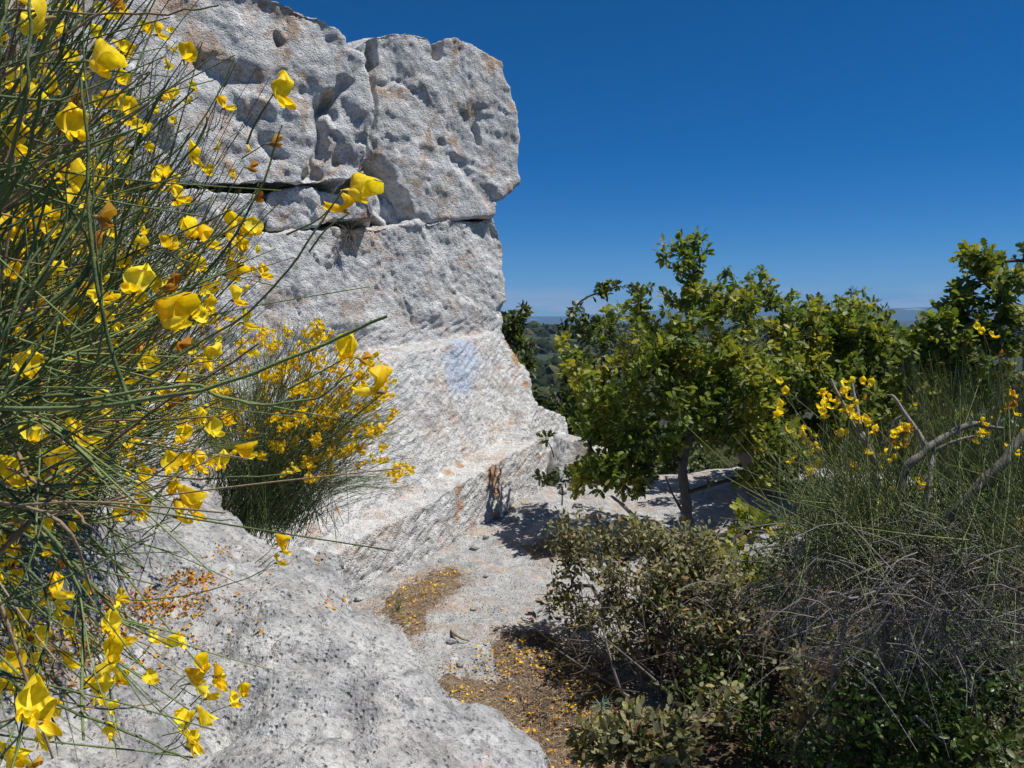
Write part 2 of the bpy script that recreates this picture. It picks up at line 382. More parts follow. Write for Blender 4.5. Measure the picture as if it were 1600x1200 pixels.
# the quarried bedrock: upper face, battered face with pick marks, bench at its foot, all one rock
bm = bmesh.new()
px_prism(bm, [(-350, 400), (100, 388), (395, 368), (480, 361), (600, 353), (700, 344), (768, 341), (781, 365), (789, 388), (784, 420), (789, 462), (784, 512), (786, 545), (720, 560), (560, 610), (300, 690), (-350, 800)], oA, nA, 0.95)
px_prism(bm, [(-350, 700), (300, 628), (560, 576), (640, 552), (720, 534), (783, 517), (799, 546), (806, 556), (826, 578), (832, 616), (846, 640), (838, 690), (790, 760), (700, 800), (560, 900), (300, 1080), (-200, 1350), (-350, 1250)], oB, nB, 1.0)
px_prism(bm, [(843, 676), (836, 692), (800, 708), (769, 727), (720, 755), (672, 785), (587, 827), (531, 861), (430, 920), (200, 1040), (200, 1300), (575, 960), (706, 900), (744, 878), (784, 850), (812, 828), (838, 805), (858, 780), (850, 700)], oC, nC, 0.75)
oD, nD = onwall(-0.05, 0.3, math.radians(10)); 
px_prism(bm, [(836, 628), (858, 640), (884, 652), (890, 688), (872, 712), (856, 745), (850, 790), (820, 800), (812, 690)], oD, nD, 0.9)
def wall_disp(co, nn):
    d = 0.020 * fbm(co, 0.5, 3, 0.5, 2) + 0.010 * fbm(co, 0.14, 4, 0.55, 4)
    up = np.clip((co[:, 2] - (1.30 + 0.11 * (co[:, 1] - 5))) / 0.12, 0, 1)     # natural rough face above the crack
    wq = co + 0.08 * np.stack([fbm(co, 0.4, 3, 0.55, k) for k in (40, 44, 48)], 1)
    d += up * (0.03 * fbm(co, 0.35, 4, 0.55, 8) + 0.019 * fbm(co, 0.075, 4, 0.65, 9) + 0.07 * facet(wq / 0.40, 9, 1.5))
    A = np.stack([(co @ v) * f for v, f in pick_axes], 1)
    pk = vn(A, 21); d += (1 - up) * (0.014 * np.clip(pk, -0.7, 0.2) + 0.007 * vn(A * 1.8 + 3, 22) + 0.003 * vn(co / 0.02, 23))
    w = worley(co / 0.06, 3); d -= (1 - 0.5 * up) * 0.009 * np.clip(0.4 - w, 0, 1) * 2.4
    return co + nn * d[:, None]
wall = rock('quarried_cliff', bm, M_WALL, 0.0125, 3, wall_disp, base=tuple(L0))
tag(wall, 'pale quarried limestone face with pick marks, a faded blue paint patch and a low ledge', 'cliff')

# loose courses on top
pr_ = PP(770, 338, oA, nA)
nR = np.array([0.66, -0.75, -0.03]); oR = pr_ + unit(nR) * 0.05
nLb = np.array([0.55, -0.83, 0.05]); oL = PP(578, 200, oR, unit(nR)) + unit(nLb) * 0.30
bm = bmesh.new()
px_prism(bm, [(562, 78), (568, 62), (582, 53), (610, 49), (640, 48), (668, 53), (677, 64), (682, 92), (689, 90), (693, 58), (712, 58), (742, 70), (764, 84), (786, 96), (789, 122), (797, 140), (805, 165), (806, 190), (812, 215), (809, 250), (813, 285), (796, 299), (776, 312), (770, 338), (742, 340), (700, 344), (645, 350), (604, 352), (586, 330), (574, 290), (560, 200)], oR, nR, 1.0)
tr = rock('limestone_block', bm, M_BLOCK, 0.0165, 3, hollows(oR, nR, [(578, 70, 578, 345, .07, .16), (598, 275, 612, 350, .13, .20), (620, 310, 640, 350, .10, .12), (690, 232, 770, 310, .09, .05), (560, 128, 660, 138, .03, .03), (745, 195, 752, 215, .05, .08)], weather(31, 0.030, 0.014, 0.008, 0.005, 0.005, 0.042)), base=tuple(PP(690, 340, oR, nR)))
tag(tr, 'big pale limestone block with a notched top, at the right end of the wall top', 'stone block', 'loose blocks on the quarried wall')
bm = bmesh.new()
px_prism(bm, [(-350, -420), (60, -260), (250, -110), (380, -32), (445, 2), (472, 12), (505, 26), (524, 38), (538, 58), (540, 76), (566, 84), (576, 120), (581, 160), (579, 200), (580, 240), (574, 268), (556, 285), (500, 288), (440, 288), (380, 292), (300, 288), (-350, 300)], oL, nLb, 1.2)
tl = rock('limestone_block', bm, M_BLOCK, 0.018, 4, hollows(oL, nLb, [(512, 140, 492, 282, .06, .15), (540, 130, 500, 160, .06, .12), (540, 235, 530, 262, .06, .08), (330, 120, 470, 140, .14, .07), (436, 58, 442, 70, .03, .08), (400, 180, 430, 240, .10, .06)], weather(47, 0.070, 0.017, 0.009, 0.005, 0.005, 0.062)), base=tuple(PP(440, 290, oL, nLb)))
tag(tl, 'huge grey weathered limestone block behind the tall foreground broom', 'stone block', 'loose blocks on the quarried wall')
bm = bmesh.new(); oM = oL - unit(nLb) * 0.08
px_prism(bm, [(424, 300), (470, 297), (525, 297), (556, 300), (580, 318), (592, 344), (530, 350), (470, 356), (418, 360), (412, 330)], oM, nLb, 0.8)
s1 = rock('flat_stone', bm, M_BLOCK, 0.013, 3, weather(61, 0.02, 0.014, 0.010, 0.010, 0, 0.06), base=tuple(PP(500, 352, oM, nLb)))
tag(s1, 'flat grey limestone slab wedged between the huge block and the wall, right one of two', 'stone slab', 'thin slabs wedged in the wall joint')
bm = bmesh.new(); oM2 = oL - unit(nLb) * 0.02
px_prism(bm, [(-350, 306), (320, 298), (400, 302), (420, 322), (424, 340), (412, 358), (330, 368), (-350, 395)], oM2, nLb, 0.8)
s2 = rock('flat_stone', bm, M_BLOCK, 0.014, 3, weather(67, 0.02, 0.014, 0.010, 0.010, 0, 0.06), base=tuple(PP(300, 370, oM2, nLb)))
tag(s2, 'long rough limestone slab under the huge block, half hidden by yellow flowers', 'stone slab', 'thin slabs wedged in the wall joint')

# foreground boulder
def zb(x, y): return 0.46 + 0.12 * (y - 1.85) - 0.20 * x
def on_b(px, py, lift=0.0):
    r = ray(px, py); t = 2.5
    for _ in range(40):
        p = CAM + r * t; t += (p[2] - zb(p[0], p[1]) - lift) / (-(r[2] - 0.12 * r[1] + 0.2 * r[0])) * 0.9
    return CAM + r * t
edge = [on_b(x, y) for x, y in [(250, 725), (330, 757), (362, 800), (405, 838), (470, 862), (510, 880), (545, 925), (566, 950), (600, 968), (632, 990), (660, 1030), (688, 1052), (690, 1078), (726, 1105), (752, 1140), (772, 1175), (800, 1200)]]
plan = [(-3.2, 3.9)] + [(p[0], p[1]) for p in edge] + [(0.12, 1.55), (0.10, 1.1), (-0.2, 0.5), (-1.2, 0.25), (-3.2, 0.2)]
bm = bmesh.new()
prism(bm, [(x, y, zb(x, y) - (0.0 if i < 18 else 0.05)) for i, (x, y) in enumerate(plan)], [(x, y, -0.5) for x, y in plan])
def bdisp(co, nn):
    c = weather(83, 0.055, 0.034, 0.013, 0.016, 0, 0.07)(co, nn)
    ed = np.array([[p[0], p[1]] for p in edge]); dmin = np.full(len(co), 9.0)
    for a_, b_ in zip(ed[:-1], ed[1:]):
        t_ = np.clip(((co[:, :2] - a_) @ (b_ - a_)) / ((b_ - a_) @ (b_ - a_)), 0, 1); dmin = np.minimum(dmin, np.linalg.norm(co[:, :2] - a_ - t_[:, None] * (b_ - a_), axis=1))
    top = np.clip((co[:, 2] - .25) / .2, 0, 1); c[:, 2] += top * (.11 * (1 - np.exp(-dmin / .22)) + .05 * fbm(co, .38, 3, .55, 77) * (1 - np.exp(-dmin / .1)))
    # a long weathered groove and two solution pits in the top
    for q, rr, dp in ((on_b(345, 1165), 0.07, 0.075), (on_b(560, 1040), 0.05, 0.03), (on_b(395, 1130), 0.03, 0.03), (on_b(535, 975), 0.035, 0.03)):
        w = np.exp(-(((co - q) ** 2).sum(1)) / rr ** 2); c[:, 2] -= dp * w
    ga, gb = on_b(530, 950), on_b(520, 1150)
    t = np.clip(((co - ga) @ (gb - ga)) / ((gb - ga) @ (gb - ga)), 0, 1); dd = np.linalg.norm(co - (ga + t[:, None] * (gb - ga)) + 0.05 * np.stack([vn(co / 0.15, 1), vn(co / 0.15, 2), 0 * t], 1), axis=1)
    c[:, 2] -= 0.022 * np.exp(-(dd / 0.022) ** 2)
    return c
bo = rock('boulder', bm, M_BOULD, 0.0115, 8, bdisp, base=(-0.9, 1.9, 0.0))
tag(bo, 'large rough grey boulder with lichen below the yellow broom in the foreground', 'boulder')

# stone at the far end of the wall
def far_stone(name, pts, o, n, depth, seed, label, vox=0.012):
    bm = bmesh.new(); px_prism(bm, pts, o, n, depth)
    r = rock(name, bm, M_BLOCK, vox, 4, weather(seed, 0.025, 0.014, 0.006, 0.006), base=tuple(PP(pts[0][0], max(p[1] for p in pts), o, n)))
    return tag(r, label, 'stone', 'stones lying at the end of the wall')
far_stone('stone', [(885, 706), (893, 690), (905, 684), (918, 692), (924, 710), (930, 745), (926, 775), (868, 780), (872, 735)], PZ(895, 770, 0.0), np.array([0.35, -0.93, 0.1]), 0.5, 91, 'rounded white stone leaning at the far end of the wall ledge')
far_stone('stone', [(930, 722), (955, 712), (985, 720), (1000, 740), (1005, 770), (925, 770)], PZ(960, 760, 0.0), np.array([0.1, -0.98, 0.15]), 0.7, 95, 'low pale stone behind the oak, next to the far end of the wall')

# ---------------------------------------------------------------- ground: bare limestone floor in front, the terrain beyond
def gz(x, y):
    x = np.asarray(x, float); y = np.asarray(y, float)
    q = np.stack([x, y, np.zeros_like(x)], -1).reshape(-1, 3)
    n = 0.08 * fbm(q, 1.3, 3, 0.5, 3) + 0.05 * fbm(q, 0.35, 4, 0.6, 5)
    n = n.reshape(x.shape)
    s = np.clip((y - 5.2) / 2.0, 0, 1) * np.clip((x + 0.2) / 1.0, 0, 1)
    z = n + 0.10 * s
    z = z - 0.05 * np.exp(-((x - 0.1) ** 2 + (y - 2.6) ** 2) / 0.5)
    fall = np.clip((y - 7.2) / 2.2, 0, None) ** 1.4 + np.clip((x - 4.0) / 2.5, 0, None) ** 1.4 + np.clip((-x - 6.5) / 2.0, 0, None) ** 1.4
    return z - 0.9 * fall
xs = np.linspace(-7.5, 6.6, 420); xs = np.sign(xs) * np.abs(xs) ** 1.0
ys = np.linspace(-1.5, 11.2, 400)
X, Y = np.meshgrid(xs, ys); Z = gz(X, Y)
q = np.stack([X.ravel(), Y.ravel(), Z.ravel()], 1)
near = (np.abs(q[:, 0]) < 3)
q[:, 2] += 0.016 * fbm(q, 0.09, 3, 0.6, 8) - 0.012 * np.clip(0.4 - worley(q / 0.11, 5), 0, 1) * 2
nx, ny = len(xs), len(ys)
i = np.arange(ny - 1)[:, None] * nx; j = np.arange(nx - 1)[None]
fq = np.stack([i + j, i + j + 1, i + nx + j + 1, i + nx + j], -1).reshape(-1, 4)
gr = link('rock_ground', mesh_np('rock_ground', q, fq, M_GROUND, True)); tag(gr, kind='structure')
# soil under the shrubs on the right: mixed into the ground's own colour by place
def soil_mix():
    nt = M_GROUND.node_tree; b = nt.nodes['Principled BSDF']; src = b.inputs['Base Color'].links[0].from_socket
    g = nt.nodes.new('ShaderNodeNewGeometry'); s = nt.nodes.new('ShaderNodeSeparateXYZ'); nt.links.new(g.outputs['Position'], s.inputs[0])
    # soil lies right of a wandering line from (0.25, 2.4) to (1.2, 5.0)
    e = math_(nt, 'SUBTRACT', s.outputs[0], math_(nt, 'ADD', math_(nt, 'MULTIPLY', s.outputs[1], 0.16), 0.02))
    e = math_(nt, 'ADD', e, math_(nt, 'MULTIPLY', math_(nt, 'SUBTRACT', noise(nt, g.outputs['Position'], 2.5, 5, 0.6), 0.5), 0.9))
    yy = rng(nt, s.outputs[1], 5.6, 4.6)
    m = math_(nt, 'MULTIPLY', rng(nt, e, 0.0, 0.15), yy)
    soil = ramp(nt, noise(nt, g.outputs['Position'], 45, 6, 0.75), [(0.3, (0.045, 0.030, 0.018)), (0.55, (0.12, 0.082, 0.05)), (0.75, (0.23, 0.17, 0.11))])
    nt.links.new(mixc(nt, m, src, soil), b.inputs['Base Color'])
soil_mix()

def tz(x, y):                                  # terrain height
    r = np.hypot(x, y); az = np.degrees(np.arctan2(x, y))
    q = np.stack([x, y, 0 * x], 1)
    z = -0.55 - 0.0 * r
    t = np.clip((r - 9) / 300, 0, 1); z = z - 36 * (1 - (1 - t) ** 2.2)
    ridge = np.exp(-((r - 1150 - 120 * np.sin(az / 9)) / 330) ** 2)
    z = z + ridge * (17 + 6 * np.sin(az / 6.0 + 1) + 10 * np.clip((az - 15) / 15, 0, 1)) * (r > 200)
    far = np.clip((r - 1500) / 2500, 0, 1); z = z * (1 - far) + far * (-125)
    n = fbm(q, 260, 3, 0.5, 4) * 9 * np.clip((r - 60) / 300, 0, 1) * (1 - far) + fbm(q, 1700, 4, 0.5, 6) * 34 * far
    z = z + n
    # blue ridges: one at 8 km, one at 17 km, stronger to the right
    sR = np.clip((az - 2) / 16, 0.0, 1)
    z = z + np.exp(-((r - 8000) / 1300) ** 2) * (40 + 62 * sR) * (0.75 + 0.6 * fbm(q, 2600, 4, 0.5, 9))
    z = z + np.exp(-((r - 17000) / 1800) ** 2) * (185 + 165 * sR) * (0.86 + 0.42 * fbm(q, 4300, 5, 0.5, 12))
    return z
az = np.radians(np.concatenate([np.arange(-180, -42, 3.0), np.arange(-42, 48, 0.3), np.arange(48, 180, 3.0)]))
rr = np.concatenate([[0.0], np.geomspace(4, 22000, 210)])
A_, R_ = np.meshgrid(az, rr); x = (R_ * np.sin(A_)).ravel(); y = (R_ * np.cos(A_)).ravel()
z = tz(x, y); z = np.where(np.hypot(x, y) < 12, np.minimum(z, -0.8), z)
na, nr = len(az), len(rr)
i = np.arange(nr - 1)[:, None] * na; j = np.arange(na)[None]; k = (j + 1) % na
fq = np.stack([i + j, i + k, i + na + k, i + na + j], -1).reshape(-1, 4)
m, nt, b = newmat('terrain'); g = nt.nodes.new('ShaderNodeNewGeometry'); pos = g.outputs['Position']
woods = ramp(nt, noise(nt, pos, 0.06, 8, 0.75), [(0.35, (0.012, 0.020, 0.010)), (0.55, (0.028, 0.040, 0.018)), (0.7, (0.050, 0.058, 0.028))])
fields = ramp(nt, noise(nt, pos, 0.0035, 3, 0.5), [(0.4, (0.10, 0.12, 0.05)), (0.55, (0.30, 0.26, 0.12)), (0.7, (0.14, 0.15, 0.06))])
nt.links.new(mixc(nt, rng(nt, noise(nt, pos, 0.0013, 5, 0.6), 0.60, 0.66), woods, fields), b.inputs['Base Color']); b.inputs['Roughness'].default_value = 0.95
bp = N(nt, 'ShaderNodeBump'); bp.inputs['Strength'].default_value = 0.9; bp.inputs['Distance'].default_value = 4.0
nt.links.new(noise(nt, pos, 0.12, 6, 0.7), bp.inputs['Height']); nt.links.new(bp.outputs[0], b.inputs['Normal'])
te = link('terrain', mesh_np('terrain', np.stack([x, y, z], 1), fq, m, True)); tag(te, kind='structure')

# the wood on the slopes below and on the next ridge reads as one mass
rw = np.random.default_rng(8)
nv_, k6 = 4, 7
dome = [(0, 0, 1.0)] + [(math.cos(2 * math.pi * (q + .5 * v) / k6) * math.sin(.42 + .42 * v), math.sin(2 * math.pi * (q + .5 * v) / k6) * math.sin(.42 + .42 * v), math.cos(.42 + .42 * v)) for v in range(nv_) for q in range(k6)]
df3 = [(0, 1 + q, 1 + (q + 1) % k6) for q in range(k6)]; df4 = [(1 + k6 * v + q, 1 + k6 * (v + 1) + q, 1 + k6 * (v + 1) + (q + 1) % k6, 1 + k6 * v + (q + 1) % k6) for v in range(nv_ - 1) for q in range(k6)]
nW = 15000; ra = np.exp(rw.uniform(math.log(45), math.log(1500), nW)); aa = np.radians(rw.uniform(-14, 46, nW))
wx, wy = ra * np.sin(aa), ra * np.cos(aa); wz = tz(wx, wy); sz_ = rw.gamma(6, .33, nW) * np.clip(ra / 300, .7, 2.2)
keep = fbm(np.stack([wx, wy, 0 * wx], 1), 120, 3, .5, 31) > -.22; wx, wy, wz, sz_ = wx[keep], wy[keep], wz[keep], sz_[keep]; n_ = len(wx)
ang = rw.uniform(0, 6.28, n_); Rz = np.zeros((n_, 3, 3)); Rz[:, 0, 0] = np.cos(ang); Rz[:, 0, 1] = -np.sin(ang); Rz[:, 1, 0] = np.sin(ang); Rz[:, 1, 1] = np.cos(ang); Rz[:, 2, 2] = rw.uniform(.8, 1.25, n_)
Vw, Fw = scatter(np.array(dome), [np.array(df3), np.array(df4)], np.stack([wx, wy, wz], 1), Rz, sz_)
Vw = Vw + .16 * np.repeat(sz_, len(dome))[:, None] * np.stack([vn(Vw * .9, 1), vn(Vw * .9, 2), vn(Vw * .9, 3)], 1) + .26 * np.repeat(sz_, len(dome))[:, None] * rw.normal(0, .7, Vw.shape)
m, nt, b = newmat('wood_canopy'); g = nt.nodes.new('ShaderNodeNewGeometry')
c_ = ramp(nt, g.outputs['Random Per Island'], [(0, (0.020, 0.030, 0.014)), (0.5, (0.036, 0.050, 0.020)), (0.85, (0.075, 0.085, 0.035)), (1, (0.13, 0.125, 0.055))]); nt.links.new(c_, b.inputs['Base Color']); b.inputs['Roughness'].default_value = 0.95; b.inputs['Specular IOR Level'].default_value = 0.1
bp = N(nt, 'ShaderNodeBump'); bp.inputs['Distance'].default_value = 1.2; nt.links.new(noise(nt, g.outputs['Position'], 1.4, 5, .75), bp.inputs['Height']); nt.links.new(bp.outputs[0], b.inputs['Normal'])
tag(link('distant_wood', mesh_np('distant_wood', Vw, Fw, m)), 'dark evergreen wood covering the slopes far below', 'wood', kind='stuff')

# ================================================================== PLANTS
UP = np.array([0, 0, 1.0])
M_STEM = barkmat('broom_stem', (0.055, 0.088, 0.026), (0.20, 0.255, 0.085), 30)
M_OLIVE = barkmat('olive_stem', (0.060, 0.084, 0.026), (0.22, 0.245, 0.085), 30)
M_STEMD = barkmat('dry_stem', (0.15, 0.10, 0.055), (0.36, 0.27, 0.16), 60)
M_GREY = barkmat('dead_wood', (0.07, 0.063, 0.057), (0.29, 0.265, 0.24), 45)
M_BARK = barkmat('oak_bark', (0.03, 0.027, 0.024), (0.17, 0.155, 0.14), 38)
M_TWIG = barkmat('oak_twig', (0.04, 0.032, 0.026), (0.15, 0.125, 0.10), 50)
M_PETAL = leafmat('petal', [(0.0, (0.88, 0.61, 0.014)), (0.5, (0.90, 0.71, 0.028)), (1.0, (0.92, 0.79, 0.07))], 0.42, 0.55, 170)
M_WITHER = leafmat('withered_petal', [(0.0, (0.34, 0.14, 0.03)), (0.5, (0.58, 0.28, 0.04)), (1.0, (0.74, 0.44, 0.05))], 0.25, 0.7)
M_CALYX = leafmat('calyx', [(0.0, (0.30, 0.22, 0.10)), (1.0, (0.42, 0.34, 0.17))], 0.2, 0.7)
OAK_STOPS = [(0.0, (0.065, 0.100, 0.020)), (0.45, (0.130, 0.180, 0.038)), (0.8, (0.20, 0.25, 0.058)), (1.0, (0.26, 0.30, 0.10))]
M_OAK = leafmat('oak_leaf', OAK_STOPS, 0.40, 0.5)
M_OAKY = leafmat('young_oak_leaf', [(0.0, (0.18, 0.22, 0.03)), (0.6, (0.30, 0.31, 0.045)), (1.0, (0.42, 0.38, 0.07))], 0.34, 0.45)
M_HOLM = leafmat('holm_oak_leaf', [(0.0, (0.040, 0.060, 0.018)), (0.6, (0.085, 0.115, 0.034)), (1.0, (0.15, 0.17, 0.075))], 0.15, 0.42)
M_CIST = leafmat('rockrose_leaf', [(0.0, (0.10, 0.11, 0.06)), (0.55, (0.19, 0.195, 0.11)), (0.85, (0.27, 0.25, 0.14)), (1.0, (0.33, 0.20, 0.08))], 0.2, 0.75)
M_IVY = leafmat('undergrowth_leaf', [(0.0, (0.03, 0.06, 0.012)), (0.7, (0.07, 0.12, 0.025)), (1.0, (0.13, 0.19, 0.05))], 0.25, 0.35)
M_LITTER = leafmat('litter', [(0.0, (0.10, 0.065, 0.04)), (0.5, (0.26, 0.18, 0.115)), (0.85, (0.38, 0.29, 0.20)), (1.0, (0.52, 0.46, 0.36))], 0.05, 0.9)

# ---------------------------------------------------------------- broom flower
def grid_faces(nu, nv):
    i = np.arange(nv - 1)[:, None] * nu; j = np.arange(nu - 1)[None]
    return np.stack([i + j, i + j + 1, i + nu + j + 1, i + nu + j], -1).reshape(-1, 4)
def banner(fold=0.25, back=0.12, w=0.52, h=0.95, nu=7, nv=7):
    u = np.linspace(-1, 1, nu); v = np.linspace(0, 1, nv); Uu, Vv = np.meshgrid(u, v)
    wid = w * np.sin(np.pi * (0.09 + 0.895 * Vv)) ** 0.60
    zz = h * Vv * (1 - 0.11 * np.exp(-(Uu / 0.22) ** 2) * Vv ** 4) - 0.16 * Vv ** 2 * Uu ** 2 + 0.03 * np.sin(7 * Uu + 13 * fold) * Vv ** 3
    yy = 0.05 - back * np.sin(Vv * 1.9) * 2 + fold * np.abs(Uu) ** 1.4 * (0.4 + 0.7 * Vv) - 0.10 * np.exp(-(Uu / 0.25) ** 2) * Vv + 0.05 * np.sin(6 * Uu + 4 * Vv + 9 * fold) * Vv * np.abs(Uu)
    return np.stack([wid * Uu, yy, zz], -1).reshape(-1, 3), grid_faces(nu, nv)
def wing(side, spread=0.3, ln=0.78, nu=4, nv=6):
    u = np.linspace(-1, 1, nu); v = np.linspace(0, 1, nv); Uu, Vv = np.meshgrid(u, v)
    wid = 0.17 * np.sin(np.pi * (0.08 + 0.84 * Vv)) ** 0.7
    x = side * (0.06 + spread * 0.5 * Vv + 0.10 * (1 - Uu ** 2) * np.sin(np.pi * Vv) + spread * wid * 0.6 * Uu)
    return np.stack([x, 0.04 + ln * Vv, wid * Uu * 0.95 + 0.02 - 0.05 * Vv], -1).reshape(-1, 3), grid_faces(nu, nv)
def keel(ln=0.85, droop=0.10, nu=5, nv=6):
    u = np.linspace(-1, 1, nu); v = np.linspace(0, 1, nv); Uu, Vv = np.meshgrid(u, v)
    wid = 0.13 * np.sin(np.pi * (0.10 + 0.82 * Vv)) ** 0.8
    return np.stack([wid * Uu, 0.03 + ln * Vv - 0.06 * Uu ** 2 * Vv, -droop * np.sin(Vv * 2.2) + 0.20 * Uu ** 2 * np.sin(np.pi * Vv) + 0.22 * Vv ** 3], -1).reshape(-1, 3), grid_faces(nu, nv)
def calyx():
    return tube([(0, -0.24, -0.05), (0, -0.10, -0.01), (0, 0.05, 0.0), (0, 0.16, 0.02)], [0.025, 0.075, 0.095, 0.07], 6)
def multi(name, pieces):                   # pieces: (V, F, material)
    b = Bag(); mi = []; mats = []
    for V, Fa, m in pieces:
        b.add(V, Fa)
        if m not in mats: mats.append(m)
        mi += [mats.index(m)] * len(Fa)
    V, Fl = b.out(); me = mesh_np(name, V, Fl, None, True)
    for m in mats: me.materials.append(m)
    me.polygons.foreach_set('material_index', np.array(mi, dtype=np.int32)); return me
def low_flower(name, wither=False, sd=0):
    r = random.Random(sd); mp_ = M_WITHER if wither else M_PETAL
    if wither:
        return multi(name, [(*banner(0.5, -0.06, 0.20, 0.75, 4, 4), mp_), (*wing(1, 0.15, 0.8, 3, 4), mp_), (*wing(-1, 0.1, 0.7, 3, 4), mp_), (*keel(0.9, 0.18, 3, 4), mp_), (*calyx(), M_CALYX)])
    return multi(name, [(*banner(r.uniform(0.1, 0.4), r.uniform(-0.05, 0.16), r.uniform(0.42, 0.56), 0.92, 5, 5), mp_), (*wing(1, r.uniform(0.2, 0.5), 0.75, 3, 4), mp_), (*wing(-1, r.uniform(0.2, 0.5), 0.75, 3, 4), mp_), (*keel(0.85, 0.1, 3, 4), mp_), (*calyx(), M_CALYX)])
LF = Bag()
for q_ in (banner(0.3, 0.05, 0.5, 0.92, 4, 4), wing(1, 0.4, 0.75, 3, 4), wing(-1, 0.4, 0.75, 3, 4), keel(0.85, 0.1, 3, 4)): LF.add(*q_)
LF_V, LF_F = LF.out()
FLOW = [low_flower('flower', False, k) for k in range(4)]; FLOW_W = [low_flower('withered_flower', True, k) for k in range(2)]
def crumple(VF, sd, amp=0.05):
    V, Fa = VF; return V + amp * np.stack([vn(V * 2.6 + sd * 7.1, 1), vn(V * 2.6 + sd * 7.1, 2), vn(V * 2.6 + sd * 7.1, 3)], 1) * np.clip(V[:, 2:3] * 1.6, 0.2, 1), Fa
BAN = [mesh_np('banner_petal', *crumple(banner(f, b_, w_, h_, 9, 9), k_, 0.13), M_PETAL, True) for k_, (f, b_, w_, h_) in enumerate(((0.34, 0.10, 0.40, 0.90), (0.85, 0.02, 0.33, 0.92), (0.50, 0.17, 0.37, 0.88), (1.0, -0.08, 0.30, 0.92), (0.7, 0.2, 0.35, 0.86), (1.15, 0.05, 0.34, 0.92), (0.4, 0.05, 0.42, 0.84), (0.95, 0.12, 0.28, 0.95)))]
WNG = {s: mesh_np('wing_petal', *wing(s, 0.35, 0.8, 5, 7), M_PETAL, True) for s in (1, -1)}
KEEL = multi('flower', [(*keel(0.88, 0.1, 7, 8), M_PETAL), (*calyx(), M_CALYX)])
BUD = multi('bud', [(*tube([(0, 0, 0), (0, 0.25, 0.03), (0, 0.5, 0.1), (0, 0.65, 0.2)], [0.05, 0.13, 0.11, 0.01], 6), M_WITHER), (*calyx(), M_CALYX)])
def flower_part(parent, pos, R, size, hero=False, wither=False, k=0):
    M = mat4(pos, R, size)
    if hero and not wither:
        f = part_at(parent, 'flower', KEEL, M)
        link('banner_petal', BAN[(k * 5 + k // 3) % 8], f); link('wing_petal', WNG[1], f); link('wing_petal', WNG[-1], f)
        return f
    return part_at(parent, 'withered_flower' if wither else 'flower', (FLOW_W[k % 2] if wither else FLOW[k % 4]), M)
def rand_rot(fwd, up, jit, r):
    f = unit(np.asarray(fwd, float) + r.normal(0, jit, 3)); u = np.asarray(up, float) + r.normal(0, jit, 3)
    return frames(f[None], u[None])[0]

